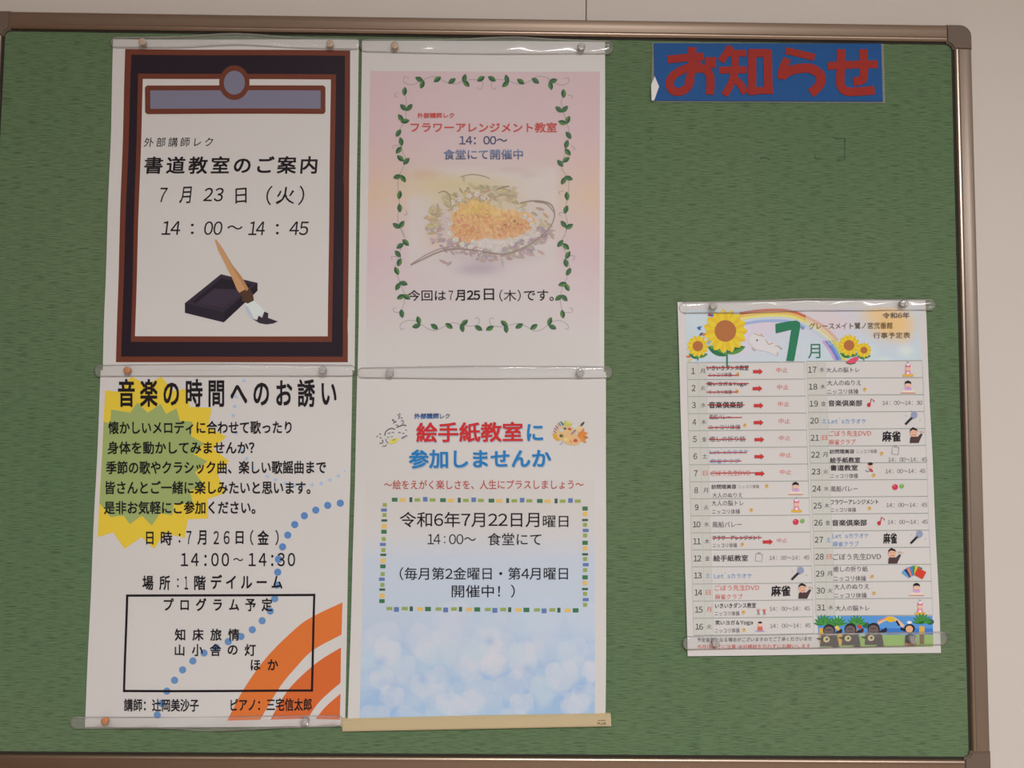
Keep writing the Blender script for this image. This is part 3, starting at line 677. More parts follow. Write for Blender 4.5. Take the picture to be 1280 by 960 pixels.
lines(s2, [[seg('今回は', 250, 418, 497, 13.5, R4), seg('7', 430, 450, 497, 11.5, R4, 0.0), seg('月25', 460, 570, 497, 13.5, R4, 0.035), seg('日', 586, 632, 493, 14.5, R4, 0.015), seg('（木）', 655, 750, 498, 14.5, R4, 0.004), seg('です。', 764, 896, 497, 13.5, R4)]], layer=4)
# ================================================================ poster 4: picture letters
s4 = poster('poster', 'poster with pale blue heart pattern and dashed mosaic frame, for the picture-letter class', 600, 900, ph=5.0)
paper(s4, [(447, 465), (444, 600), (441.2, 700), (438.5, 800), (435.2, 900)], [(757, 465), (757.3, 600), (757.5, 700), (757.3, 800), (756.5, 896)])
def bg4(U, V):
    rgb = ramp(V, [(560, PW), (660, (195, 188, 190)), (705, (184, 186, 197)), (760, (181, 186, 198)), (830, (164, 178, 202)), (900, (160, 177, 204))])
    n = noise2(U, V, 26, 11)[..., None]; lo = sstep(780, 850, V)[..., None]
    rgb = rgb * (1 - 0.6 * lo * n) + np.array((134, 162, 204.)) * 0.6 * lo * n
    rgb = rgb * (1 - 0.35 * lo * (1 - n)) + np.array((150, 180, 204.)) * 0.35 * lo * (1 - n)
    rg = np.random.default_rng(21)
    hs = [(rg.uniform(450, 746), rg.uniform(790, 905), rg.uniform(13, 22), rg.uniform(.22, .5), rg.uniform(-.5, .5)) for _ in range(60)]
    hs += [(rg.uniform(450, 746), rg.uniform(765, 830), rg.uniform(14, 24), rg.uniform(.25, .45), rg.uniform(-.6, .6)) for _ in range(32)]
    hs += [(595, 812, 19, .5, 0), (529, 858, 17, .65, .1), (679, 862, 18, .5, 0), (702, 845, 22, .5, -.1), (618, 832, 17, .5, 0), (484, 816, 19, .5, .2), (720, 880, 17, .5, .1), (478, 850, 16, .5, -.2), (652, 880, 16, .6, 0)]
    for x, y, r, a, rot in hs:
        c, s = math.cos(rot), math.sin(rot); X = ((U - x) * c + (V - y) * s) / r; Y = -(-(U - x) * s + (V - y) * c) / r + 0.15
        q = (X * X + Y * Y - 0.62) ** 3 - 1.0 * X * X * Y ** 3
        soft = 0.05 if y > 800 else 0.35
        m = (1 - sstep(-soft, soft, q))[..., None] * a
        rim = np.exp(-(q / 0.06) ** 2)[..., None] * 0.22 * (1 if y > 800 else 0.2)
        tint = np.array([(194, 192, 204), (178, 190, 210), (200, 194, 202), (188, 190, 212)][int(x * 7) % 4], float)
        rgb = rgb * (1 - m - rim * 0.5) + tint * (m + rim * 0.5)
    for x, y in [(529, 849), (660, 835), (723, 860), (612, 801), (476, 826)]:
        g = gauss(U, V, x, y, 6, 5) * 0.3; rgb = rgb * (1 - g) + np.array((116, 144, 190.)) * g
    w_ = (sstep(640, 700, V))[..., None]
    return rgb * w_ + PW * (1 - w_)
raster(s4, 'heart_pattern', [(457, 600), (743.5, 600), (743.2, 896), (450.2, 899)], 240, 250, bg4)
def R7(x, y): return (420 + x / 3.5556, 470 + y / 3.5556)
def R8(x, y): return (420 + x / 3.5556, 690 + y / 3.5556)
cG, cO, cK, cL, cB = col(62, 108, 74), col(212, 172, 96), col(58, 88, 66), col(140, 152, 78), col(92, 112, 158)
k = Ink(s4, 'mosaic_frame', 3)
def tile(c, x, y, w_, h_, f): p = f(x, y); k.rect(p[0] - w_ / 7.11, p[1] - h_ / 7.11, p[0] + w_ / 7.11, p[1] + h_ / 7.11, c)
for i in range(4):
    for c, dx, w_, h_, dy in ((cG, 262, 25, 17, 0), (cO, 297, 28, 15, 1), (cK, 334, 13, 21, 0), (cL, 363, 25, 14, 1), (cB, 398, 20, 20, -2), (cL, 430, 26, 14, 1)):
        tile(c, dx + 214.5 * i, 549 + dy + 1.8 * i, w_, h_, R7)
    for c, dx, w_, h_, dy in ((cL, 239, 26, 14, -2), (cB, 270, 22, 21, 2), (cL, 307, 26, 15, -2), (cK, 336, 14, 21, -1), (cO, 375, 26, 16, 0), (cG, 410, 26, 19, 0)):
        tile(c, dx + 218 * i, 251 + dy + 2 * i, w_, h_, R8)
pat = [(cL, 18, 17), (cB, 26, 14), (cL, 18, 17), (cK, 26, 10), (cO, 22, 20), (cG, 24, 17)]
for j, y in enumerate([572, 595, 617, 641, 667, 691, 723, 747, 772, 793, 819, 844, 878, 901, 926, 947, 974, 998]):
    c, w_, h_ = pat[j % 6]; tile(c, 218 - (y - 572) * 0.028 + (-3 if c == cB else 0), y, w_, h_, R7)
pat = [(cG, 24, 18), (cO, 20, 19), (cK, 26, 10), (cL, 18, 17), (cB, 26, 14), (cL, 18, 17)]
for j, y in enumerate([588, 612, 639, 660, 685, 707, 740, 765, 791, 812, 837, 861, 893, 918, 945, 966, 992, 1015]):
    c, w_, h_ = pat[j % 6]; tile(c, 1106 + (3 if c == cB else 0), y, w_, h_, R7)
k.done()
RB = col(190, 40, 42); BU = col(34, 112, 170); RS = col(172, 66, 56)
k = Ink(s4, 'headline', 4)
SH = col(150, 160, 175)
k.text('外部講師', 518, 520.3, 549, 520, 7, col(30, 48, 92), 0.05, c2=col(60, 104, 160)); k.text('レク', 550.5, 520.3, 562.5, 520, 6, col(30, 60, 90), 0.02)
k.text('絵手紙教室', 521.4, 541.5, 654, 540.5, 25, SH, 0.034, dz=0); k.text('に', 659.4, 541.5, 679.4, 541.5, 21, SH, 0.03)
k.text('参加しませんか', 512.4, 574.6, 689.5, 573.6, 23.5, SH, 0.032)
k.text('絵手紙教室', 520.7, 540.6, 653.3, 539.6, 25, RB, 0.038, dz=2); k.text('に', 658.7, 540.6, 678.6, 540.6, 21, BU, 0.03, dz=2)
k.text('参加しませんか', 511.6, 573.6, 688.6, 572.6, 23.5, BU, 0.034, dz=2)
k.done()
lines(s4, [
    [('～絵をえがく楽しさを、人生にプラスしましょう～', 480.5, 605.7, 729.3, 605.3, 11.5, RS, 0.008)],
    [seg('令和6年7月22日月', 285, 903, 637, 19, R7, 0.006), seg('曜日', 919, 1032, 645, 14.5, R7, 0.006)],
    [seg('14', 408, 465, 724, 12.5, R7, 0), seg(':', 481, 487, 726, 9, R7, 0.0), seg('00～', 503, 622, 724, 12.5, R7, 0), seg('食堂にて', 675, 912, 724, 15.5, R7, 0.006)],
    [seg('（毎月第2金曜日・第4月曜日', 285, 1030, 94, 16, R8, 0.006)],
    [seg('開催中！）', 515, 795, 172, 16, R8, 0.006)]], layer=4)
def R9(x, y): return (460 + x / 12.8, 500 + y / 12.8)
k = Ink(s4, 'singing_couple_doodle', 4)
DK = col(70, 64, 72)
for pts in ([(275, 570), (285, 520), (320, 480), (380, 455), (440, 468)], [(460, 440), (510, 420), (570, 400), (620, 412)]): k.line(smooth_pts([R9(*p) for p in pts]), 1.1, DK)
for pts in ([(325, 540), (345, 525), (365, 530)], [(385, 522), (400, 515), (425, 525)], [(490, 525), (510, 515), (530, 525)], [(555, 535), (580, 530), (590, 540)], [(315, 590), (330, 600), (340, 590)], [(375, 590), (400, 580)], [(290, 620), (300, 660), (330, 690)], [(550, 620), (620, 570), (640, 575)],
            [(530, 335), (570, 330), (575, 365), (545, 385)], [(445, 400), (485, 405), (480, 435)], [(235, 745), (250, 735), (290, 738), (305, 705)], [(600, 480), (630, 485)]): k.line([R9(*p) for p in pts], 0.7, DK)
for x, y, a in [(490, 240, 20), (515, 225, 60), (510, 265, 30), (500, 290, -50), (545, 290, 10), (415, 320, 30), (400, 325, 70), (430, 350, 20), (420, 365, -50), (200, 545, 20), (155, 582, 0), (210, 605, 20), (245, 665, 50), (205, 690, -30), (230, 690, 10), (240, 650, 80), (450, 345, 10)]:
    k.leaf(*R9(x, y), a, 3.0, 1.1, DK)
k.poly([R9(*p) for p in [(360, 640), (470, 605), (500, 630), (470, 665), (370, 715), (350, 690)]], col(205, 190, 80)); k.line([R9(395, 645), R9(445, 630)], 0.9, col(120, 105, 40), dz=1)
k.leaf(*R9(585, 590), -25, 9, 2.2, col(140, 110, 145)); k.done()
def RA(x, y): return (670 + x / 16, 500 + y / 16)
k = Ink(s4, 'paint_palette_picture', 4)
for x, y, a, L, w_, c in [(400, 740, 50, 13, 6, (205, 150, 60)), (960, 680, -15, 10, 4, (206, 130, 60)), (975, 745, 5, 9, 4, (190, 110, 60)), (950, 820, 30, 9, 3, (200, 140, 70)), (905, 700, -40, 13, 9, (208, 125, 60)), (900, 770, 20, 12, 7, (205, 135, 70)), (860, 580, -50, 10, 7, (215, 178, 130)), (935, 610, -60, 7, 3, (200, 130, 70)),
                         (600, 450, -100, 7, 3, (190, 180, 90)), (655, 460, -70, 6, 3, (200, 190, 110)), (560, 480, -130, 6, 2.4, (170, 165, 80)), (690, 490, -30, 6, 3, (190, 180, 90))]:
    k.leaf(*RA(x, y), a, L, w_, col(*c))
k.poly([RA(*p) for p in smooth_pts([(400, 660), (470, 560), (560, 510), (660, 510), (740, 560), (790, 620), (810, 700), (880, 790), (870, 870), (760, 905), (640, 885), (520, 820), (430, 750), (400, 660)], 4)[:-1]], col(210, 168, 118), 1)
k.leaf(*RA(625, 495), 0, 10, 3.5, col(180, 178, 96), dz=2)
for x, y, r, c in [(500, 608, 2.4, (180, 184, 180)), (580, 570, 2.0, (60, 84, 124)), (672, 580, 2.0, (160, 62, 50)), (505, 715, 2.5, (84, 82, 40)), (592, 790, 2.6, (212, 188, 110)), (790, 810, 2.7, (185, 62, 48)), (700, 830, 2.2, (205, 140, 90))]:
    k.circle(*RA(x, y), r, col(*c), r * 0.8, 12, dz=3); k.circle(*(lambda p: (p[0] + 0.7, p[1] - 0.6))(RA(x, y)), 0.5, col(215, 205, 200), n=6, dz=4)
for a, b_, wd, c in [((450, 450), (490, 520), 1.2, (80, 110, 150)), ((490, 430), (540, 505), 1.3, (50, 90, 100)), ((390, 515), (440, 570), 1.0, (170, 50, 70)), ((365, 565), (415, 605), 1.0, (150, 40, 70)), ((345, 615), (400, 655), 0.9, (170, 60, 60)), ((420, 480), (455, 530), 0.9, (190, 150, 60)), ((700, 690), (790, 600), 2.2, (140, 122, 150)), ((470, 895), (540, 845), 0.9, (140, 130, 140))]:
    k.line([RA(*a), RA(*b_)], wd, col(*c), dz=4)
k.leaf(*RA(925, 480), -48, 8, 3, col(84, 72, 74), dz=4); k.done()
# ================================================================ calendar poster
s5 = poster('calendar_poster', 'small calendar poster with sunflowers and a rainbow, right of the other posters', 1015, 818, ph=1.2)
s5.root['category'] = 'calendar'
paper(s5, [(846.3, 378), (849.5, 488), (852.6, 598), (855.8, 709), (859, 819.5)], [(1155.4, 375.3), (1160.3, 485), (1165.2, 595), (1170.1, 705), (1175, 815.6)])
def bgc(U, V):
    rgb = np.ones(U.shape + (3,)) * np.array((186, 194, 210.))
    for x, y, sx, sy, c, a in [(925, 425, 34, 22, (206, 190, 200), .9), (960, 405, 30, 16, (208, 186, 196), .8), (985, 440, 30, 18, (196, 194, 210), .6), (1040, 405, 34, 16, (206, 186, 190), .9), (1020, 392, 40, 8, (206, 188, 188), .7), (870, 400, 18, 12, (192, 198, 214), .6),
                               (1113, 405, 26, 19, (222, 176, 120), 1.0), (1100, 392, 22, 10, (222, 180, 130), .8), (1128, 415, 10, 14, (222, 180, 130), .6), (1131, 439, 9, 7, (204, 208, 218), .8), (1103, 451, 10, 4, (204, 208, 218), .7), (1085, 440, 9, 9, (200, 204, 214), .6), (1060, 447, 20, 6, (200, 196, 210), .4)]:
        g = np.clip(gauss(U, V, x, y, sx, sy) * a * 1.2, 0, 1); rgb = rgb * (1 - g) + np.array(c, float) * g
    return rgb
raster(s5, 'printed_header', [(856, 388), (1147.5, 384.8), (1149.8, 450.8), (858.5, 453.2)], 150, 40, bgc)
k = Ink(s5, 'rainbow', 2)
def arc(pts, wd, c, dz=0): k.line(smooth_pts(pts), wd, c, dz)
for off, c in ((0, (190, 98, 70)), (3.4, (214, 170, 100)), (6.6, (214, 200, 110)), (10.0, (190, 190, 205)), (13.2, (150, 164, 200))):
    L0 = [(924 + off * .3, 392 + off), (950, 388.6 + off), (975, 388 + off), (992, 390.5 + off), (1006, 396 + off)]
    arc(L0, 3.4, col(*c))
for off, c in ((0, (206, 160, 140)), (3.2, (214, 184, 140)), (6.2, (208, 200, 160)), (9.4, (186, 188, 206))):
    arc([(1005 - off * .5, 395.5 + off), (1025 - off, 406 + off * .8), (1040 - off, 419 + off * .6), (1046 - off, 426 + off * .6)], 3.2, col(*c))
for i, c in enumerate(((214, 190, 90), (186, 190, 120), (120, 150, 200), (100, 120, 190), (190, 150, 190))):
    arc([(1042 - i * 3.6, 426), (1050 - i * 3.4, 438), (1056 - i * 3.2, 450.5)], 3.4, col(*c))
k.done()
for x, y, R_, rd, n in [(906, 414, 27, 13.5, 15), (871.5, 433, 13.5, 6.5, 13), (1060, 432, 13.5, 6.6, 13), (1078.5, 438, 9.5, 4.3, 12)]:
    s_ = R_ / 27; k = Ink(s5, 'sunflower', 3)
    k.leaf(x + 13 * s_, y + 24 * s_, -20, 26 * s_, 9 * s_, col(40, 104, 66), col(86, 132, 62), 0); k.leaf(x - 10 * s_, y + 25 * s_, 25, 28 * s_, 11 * s_, col(86, 140, 62), col(40, 104, 66), 0)
    k.line([(x + 2 * s_, y + 20 * s_), (x + 2 * s_, y + 44 * s_)] if R_ > 20 else [(x, y + 8), (x, y + 18 if x < 1000 else y + 14)], 1.8 * s_ + 0.4, col(50, 110, 84), 0)
    for j in range(n):
        a = 360 / n * j; rr_ = R_ * 0.68
        k.leaf(x + rr_ * math.cos(math.radians(a)), y + rr_ * math.sin(math.radians(a)), a, R_ * 0.72, R_ * 0.44, col(222, 186, 48), col(214, 172, 42), 1 + j % 2)
    k.circle(x, y, rd, col(168, 100, 56), n=28, dz=4); k.done()
k = Ink(s5, 'watermelon_slice', 3)
k.poly([(1056, 453), (1062, 448.5), (1071, 445.5), (1072, 449), (1068, 453.5), (1061, 455)], col(206, 74, 96), 5); k.line([(1056, 453.5), (1062, 455.6), (1068, 454)], 0.9, col(60, 90, 60), 6)
k.done()
k = Ink(s5, 'butterflies', 4)
for x, y, c in [(874, 409.5, (90, 130, 190)), (873, 411, (60, 100, 170)), (876, 418, (60, 80, 130)), (879, 418.5, (200, 110, 70)), (886.5, 394, (180, 50, 50)), (889, 394.5, (60, 100, 170)), (886, 428, (120, 160, 190)), (884, 430, (150, 180, 200)), (860, 446, (212, 100, 60)), (862, 450, (225, 180, 80)), (1002, 410, (110, 130, 170))]:
    k.leaf(x, y, (x * 37) % 90 - 45, 6, 3, col(*c))
k.done(); k = Ink(s5, 'bird_picture', 4)
k.poly([R for R in [(935, 424), (940, 416), (950, 417), (956, 425), (966, 428), (974, 436), (970, 445), (958, 440), (944, 437), (936, 430)]], col(206, 196, 196), 0)      # pale bird
for pts in ([(941, 417), (947, 419), (954, 421)], [(950, 417), (952, 420)], [(956, 425), (960, 431), (966, 429)], [(968, 433), (972, 433), (977, 437)], [(971, 440), (971, 445)], [(939, 435), (943, 439), (944, 437)]): k.line(pts, 0.9, col(176, 130, 110), 1)
k.circle(945.5, 425.6, 1.1, BLACK, n=8, dz=2)
k.done()
k = Ink(s5, 'headline', 5)
GN = col(40, 112, 80)
k.poly([(968.6, 405.2), (985, 402), (995, 401), (999, 403.5), (999.5, 408), (996, 428), (991.5, 451.7), (981.8, 451.3), (985, 434), (988.2, 412.4), (969, 417)], GN)
k.text('月', 1009, 439.4, 1024.3, 439.2, 18, GN, 0.0)
BN = col(96, 80, 60)
k.text('令和6年', 1101.5, 395, 1135, 394.6, 7.3, col(70, 60, 72), 0.012); k.text('グレースメイト鷺ノ宮弐番館', 1010.5, 408, 1114, 407.3, 8, BN, 0.006); k.text('行事予定表', 1090, 419.8, 1136, 419.3, 7.4, BN, 0.006)
k.done()
LQ = [(858.3, 453.4), (1004.3, 452.8), (1016.6, 791.6), (866.4, 793.2)]; RQ = [(1007, 451.8), (1151.6, 451), (1164.4, 768.2), (1019.2, 769.6)]
def Q(q, s, t):
    a = Vector(q[0]).lerp(Vector(q[1]), s); b_ = Vector(q[3]).lerp(Vector(q[2]), s); return a.lerp(b_, t)
k = Ink(s5, 'table_grid', 2)
GL = col(138, 140, 132); GF = col(190, 182, 174); FL = col(172, 172, 164)
for q, n in ((LQ, 16), (RQ, 15)):
    for a, b_ in ((0, 0.095), (0.095, 0.163)):
        k.poly([Q(q, a, 0), Q(q, b_, 0), Q(q, b_, 1), Q(q, a, 1)], GF, 0)
    for i in range(n + 1): k.line([Q(q, 0, i / n), Q(q, 0.5, i / n), Q(q, 1, i / n)], 0.75, GL, 1)
    for s_ in (0, 0.095, 0.163, 1): k.line([Q(q, s_, 0), Q(q, s_, 1)], 0.5 if s_ not in (0, 1) else 0.4, FL, 2)
k.done()
RC = col(186, 52, 52); TX = col(92, 84, 88); TB = col(56, 48, 52); CB = col(96, 134, 178); CR = col(196, 92, 78); TM = col(120, 110, 112)
class Row:
    def __init__(self, q, n, r, day, wk, wc):
        self.q, self.n, self.r = q, n, r; self.k = Ink(s5, 'calendar_row', 3)
        self.t(str(day), 0.047 if day > 9 else 0.05, 0.5, (10.5 if q is RQ else 9.5) if day > 9 else 4.6, 7.4, TB, 0.012); self.t(wk, 0.13, 0.5, 6.0, 6.0, wc, 0.01)
    def p(self, s, f): return Q(self.q, s, (self.r + f) / self.n)
    def px(self, x, f):                      # x: photo px on this row
        a = self.p(0, f); b_ = self.p(1, f); s = (x - a.x) / (b_.x - a.x); return a.lerp(b_, s)
    def t(self, s, cs, f, w_, h, c, bold):
        p = self.p(cs, f); d = (self.p(1, f) - self.p(0, f)).normalized() * w_ / 2; self.k.text(s, p.x - d.x, p.y - d.y, p.x + d.x, p.y + d.y, h, c, bold)
    def tx(self, s, x0, x1, f, h, c=TX, bold=0.0):
        a = self.px(x0, f); b_ = self.px(x1, f); self.k.text(s, a.x, a.y, b_.x, b_.y, h, c, bold, dz=2)
    def strike(self, x0, x1, f): self.k.line([self.px(x0, f), self.px(x1, f)], 1.15, col(170, 52, 54), 6)
    def arrow(self, x0, x1, f=0.55):
        a = self.px(x0, f); b_ = self.px(x1, f); h = 2.0
        self.k.poly([(a.x, a.y - h), (b_.x - 4.5, b_.y - h), (b_.x - 4.5, b_.y - 3.8), (b_.x, b_.y), (b_.x - 4.5, b_.y + 3.8), (b_.x - 4.5, b_.y + h), (a.x, a.y + h)], RC, 7)
    def cancel(self, ax, tx0, f=0.5): self.arrow(ax, ax + 12.2, f + .05); self.tx('中止', tx0, tx0 + 14.2, f - 0.04, 6.2, col(200, 112, 104), 0)
    def mascot(self, x, f): p = self.px(x, f); self.k.circle(p.x, p.y, 2.2, col(206, 164, 96), 2.5, 10, dz=5); self.k.circle(p.x, p.y - 0.6, 0.9, col(170, 120, 60), 1.0, 6, dz=6)
    def time(self, x0=None, x1=None, f=0.5, e='45'):
        self.tx('14 : 00～14 : ' + e, x0, x1, f, 5.2, TM, 0.0)
    def sit(self, x, f, cap=False, hair=None):   # small seated person picture
        p = self.px(x, f); K = self.k; sk = col(220, 170, 150); 
        if cap:
            K.rect(p.x - 6.2, p.y + 5.2, p.x + 6.6, p.y + 8.2, col(214, 160, 60), 3); K.poly([(p.x - 4, p.y + 5.5), (p.x - 2.5, p.y - 1), (p.x + 2.5, p.y - 1), (p.x + 4, p.y + 5.5)], col(206, 130, 150), 4)
            K.rect(p.x - 1.6, p.y + 2.5, p.x + 1.6, p.y + 5.3, col(220, 210, 225), 5); K.circle(p.x, p.y - 2.2, 3.4, sk, 3.0, 12, dz=6); K.rect(p.x - 3, p.y - 6.8, p.x + 3, p.y - 3.6, col(196, 84, 120), 7); K.rect(p.x - 2, p.y - 8, p.x + 2, p.y - 5.2, col(216, 200, 206), 8)
            K.circle(p.x - .2, p.y - 9.8, 0.9, col(120, 110, 120), n=6, dz=7)
        else:
            K.poly([(p.x - 9.3, p.y + 8), (p.x - 4.5, p.y + 2.5), (p.x + 5, p.y + 2.5), (p.x + 9.3, p.y + 8)], col(224, 196, 180), 3); K.poly([(p.x - 9.3, p.y + 8), (p.x + 9.3, p.y + 8), (p.x + 9, p.y + 9), (p.x - 9, p.y + 9)], col(190, 120, 96), 4)
            K.poly([(p.x - 5, p.y + 4.5), (p.x - 3, p.y), (p.x + 3, p.y), (p.x + 5.5, p.y + 4.5), (p.x, p.y + 5.5)], col(190, 150, 190), 4); K.circle(p.x, p.y - 1.6, 4.0, sk, 3.6, 14, dz=5)
            K.poly([(p.x - 4.2, p.y - 2.2), (p.x - 3.6, p.y - 5.5), (p.x, p.y - 7.2), (p.x + 3.6, p.y - 5.5), (p.x + 4.2, p.y - 2.2), (p.x + 2, p.y - 3.4), (p.x - 2, p.y - 3.4)], col(40, 30, 32), 6); K.line([(p.x - 1.2, p.y + 1.8), (p.x + 1.4, p.y + 1.6)], 0.7, col(200, 100, 100), 7)
    def ball(self, x, f):
        p = self.px(x, f); self.k.circle(p.x, p.y, 3.7, col(196, 52, 72), n=14, dz=3); self.k.circle(p.x + 8.3, p.y - 1.2, 2.9, col(120, 160, 84), n=12, dz=3)
        self.k.circle(p.x - 1, p.y - 1.6, 0.8, col(226, 150, 150), n=6, dz=4); self.k.circle(p.x + 7.5, p.y - 2.4, 0.6, col(190, 205, 150), n=6, dz=4)
    def mic(self, x, f):
        p = self.px(x, f); self.k.line([(p.x - 8, p.y + 7.5), (p.x + 0.5, p.y - 1)], 2.9, col(42, 40, 50), 3); self.k.circle(p.x + 3.2, p.y - 4.2, 4.1, col(140, 142, 166), 4.5, 14, dz=4); self.k.line([(p.x - .8, p.y - 2.2), (p.x + 2.2, p.y + .6)], 1.2, col(110, 110, 130), 5)
        for dx, dy in ((-8, -4), (10, 1), (-1, -10)): self.k.line([(p.x + dx, p.y + dy), (p.x + dx + 1.4, p.y + dy + 1.6)], 0.6, col(150, 150, 155), 3)
    def note(self, x, f):
        p = self.px(x, f); self.k.circle(p.x - 1.6, p.y + 3, 2.4, col(186, 48, 60), 2.8, 10, dz=3); self.k.line([(p.x, p.y + 2), (p.x + 1.4, p.y - 4.5), (p.x + 4.8, p.y - 2.2), (p.x + 4.6, p.y - 0.6)], 1.0, col(170, 60, 60), 4)
    def man(self, x, f):
        p = self.px(x, f); K = self.k
        K.poly([(p.x - 5.5, p.y + 9.5), (p.x - 5, p.y + 3), (p.x - 2, p.y), (p.x + 4, p.y + 2), (p.x + 8.5, p.y - 2.5), (p.x + 10.5, p.y - 1), (p.x + 7, p.y + 6), (p.x + 5.5, p.y + 9.5)], col(76, 54, 56), 3)
        K.poly([(p.x + 6, p.y - 4.5), (p.x + 9, p.y - 6.3), (p.x + 13.5, p.y - 4), (p.x + 13, p.y - 3), (p.x + 9, p.y - 3)], col(196, 160, 150), 4)
        K.circle(p.x - 0.6, p.y - 3.4, 4.9, col(216, 164, 138), 5.3, 16, dz=5); K.poly([(p.x - 5.6, p.y - 3), (p.x - 5, p.y - 7.5), (p.x - 1.8, p.y - 10.3), (p.x + 3, p.y - 8.2), (p.x + 5, p.y - 4.4), (p.x + 3.4, p.y - 5.8), (p.x - 2, p.y - 7), (p.x - 4.4, p.y - 5.4)], col(44, 34, 34), 6)
        K.line([(p.x - 2.6, p.y - 1), (p.x, p.y - .4), (p.x + 2, p.y - 1.2)], 0.8, col(176, 80, 72), 7); K.line([(p.x - 3.4, p.y - 4), (p.x - 1.8, p.y - 4.1)], 0.6, col(60, 44, 44), 7); K.line([(p.x + .6, p.y - 4.2), (p.x + 2.2, p.y - 4.1)], 0.6, col(60, 44, 44), 7)
    def sheet(self, x, f):
        p = self.px(x, f); self.k.line([(p.x - 4, p.y - 5), (p.x + 4, p.y - 4), (p.x + 3, p.y + 5), (p.x - 5, p.y + 4)], 0.6, col(140, 136, 138), 3, closed=True); self.k.line([(p.x - 2, p.y - 7), (p.x, p.y - 5.6), (p.x + 2, p.y - 6.4)], 0.8, col(150, 120, 110), 4)
    def mahjong(self, x0, x1, f=0.52): self.tx('麻雀', x0 + 1, x1 - 1, f, 13.5, col(36, 30, 32), 0.04)
    def end(self): self.k.done()
WK = TX; SUN = CR; SAT = CB
def L_(r, d, wk, wc=TX): return Row(LQ, 16, r, d, wk, wc)
def R_(r, d, wk, wc=TX): return Row(RQ, 15, r, d, wk, wc)
NK = 'ニッコリ体操'
r = L_(0, 1, '月'); r.tx('いきいきダンス教室', 883, 935, .32, 6.5, TB, .02); r.tx(NK, 885, 914, .72, 5.6, TX); r.strike(882, 935, .3); r.strike(884, 923, .76); r.mascot(921.5, .7); r.cancel(940.5, 969.5); r.end()
r = L_(1, 2, '火'); r.tx('笑いヨガ＆Yoga', 883.5, 932, .28, 6.5, TB, .02); r.tx(NK, 885, 914, .74, 5.6); r.strike(882, 935.5, .25); r.strike(882.5, 922, .74); r.mascot(920.5, .7); r.cancel(940, 970.5); r.end()
r = L_(2, 3, '水'); r.tx('音楽倶楽部', 885.5, 928, .5, 8.2, TB, .03); r.strike(884, 930, .5); r.cancel(941.5, 971.5); r.end()
r = L_(3, 4, '木'); r.tx('風船バレー', 886, 913, .2, 6.4, TX); r.tx(NK, 885.5, 925, .8, 6.2); r.strike(886, 927, .24); r.strike(884.5, 925, .82); r.mascot(930.5, .7); r.cancel(941.5, 972.5); r.end()
r = L_(4, 5, '金'); r.tx('癒しの折り紙', 886.5, 931, .5, 7, TX); r.strike(885, 932, .52); r.cancel(942.5, 973); r.end()
r = L_(5, 6, '土'); r.tx("Let`sカラオケ", 887, 935, .24, 6.2, CB); r.tx('麻雀クラブ', 887, 924, .8, 6.2, CB); r.strike(886, 933, .3); r.strike(886.5, 926, .8); r.cancel(942.5, 974.2); r.end()
r = L_(6, 7, '日', SUN); r.tx('ごぼう先生DVD', 888, 937, .5, 7, CR); r.strike(887, 946, .5); r.cancel(943, 974.4); r.end()
r = L_(7, 8, '月'); r.tx('訪問理美容', 888.5, 919.5, .3, 5.6, TB, .016); r.tx(NK, 922, 948, .3, 5, TM); r.tx('大人のぬりえ', 889.5, 927, .8, 6.2); r.mascot(957.5, .28); r.sit(993.5, .38); r.end()
r = L_(8, 9, '火'); r.tx('大人の脳トレ', 888.5, 928.5, .26, 7); r.tx(NK, 889, 924, .76, 6.2); r.mascot(938, .68); r.sit(994.5, .45, True); r.end()
r = L_(9, 10, '水'); r.tx('風船バレー', 889.5, 926, .52, 7.4); r.ball(993.5, .4); r.end()
r = L_(10, 11, '木'); r.tx('フラワーアレンジメント', 890, 950, .3, 5.6, TB, .02); r.tx(NK, 890, 920.5, .74, 5.8); r.strike(889.5, 951, .3); r.mascot(927, .7); r.arrow(952.3, 965, .56); r.tx('中止', 970, 983, .48, 5.8, col(200, 112, 104)); r.end()
r = L_(11, 12, '金'); r.tx('絵手紙教室', 891, 934, .5, 8, TB, .018); r.sheet(948, .48); r.time(960.5, 1010.5, .5); r.end()
r = L_(12, 13, '土', SAT); r.tx("Let`sカラオケ", 892, 939, .52, 7, CB); r.mic(996.5, .45); r.end()
r = L_(13, 14, '日', SUN); r.tx('ごぼう先生DVD', 892.5, 948, .24, 7, CR); r.tx('麻雀クラブ', 892.8, 927.5, .76, 6.6, CR); r.mahjong(962, 988, .45); r.man(1002.5, .48); r.end()
r = L_(14, 15, '月', SUN); r.tx('いきいきダンス教室', 893, 944, .28, 6.6, TB, .012); r.tx(NK, 892.5, 923.5, .74, 5.8); r.mascot(928.5, .68); p = r.px(951, .66)
for dx, c in ((-4, (170, 120, 110)), (3.5, (190, 90, 84))):
    r.k.circle(p.x + dx, p.y - 3, 1.3, col(206, 160, 144), n=8, dz=3); r.k.leaf(p.x + dx, p.y, 75, 5, 2.6, col(*c), dz=3)
    r.k.line([(p.x + dx - 2.6, p.y - 2.6), (p.x + dx, p.y - 1), (p.x + dx + 2.6, p.y - 3)], 0.7, col(*c), 4); r.k.line([(p.x + dx - 1.8, p.y + 4), (p.x + dx, p.y + 1.5), (p.x + dx + 1.6, p.y + 4)], 0.7, col(110, 100, 104), 4)
r.time(961, 1011.5, .5); r.end()
r = L_(15, 16, '火'); r.tx('笑いヨガ＆Yoga', 893, 940, .3, 7, TB, .014); r.tx(NK, 892.5, 923.5, .74, 5.8); r.mascot(929, .72); r.time(961.5, 1012.5, .5)
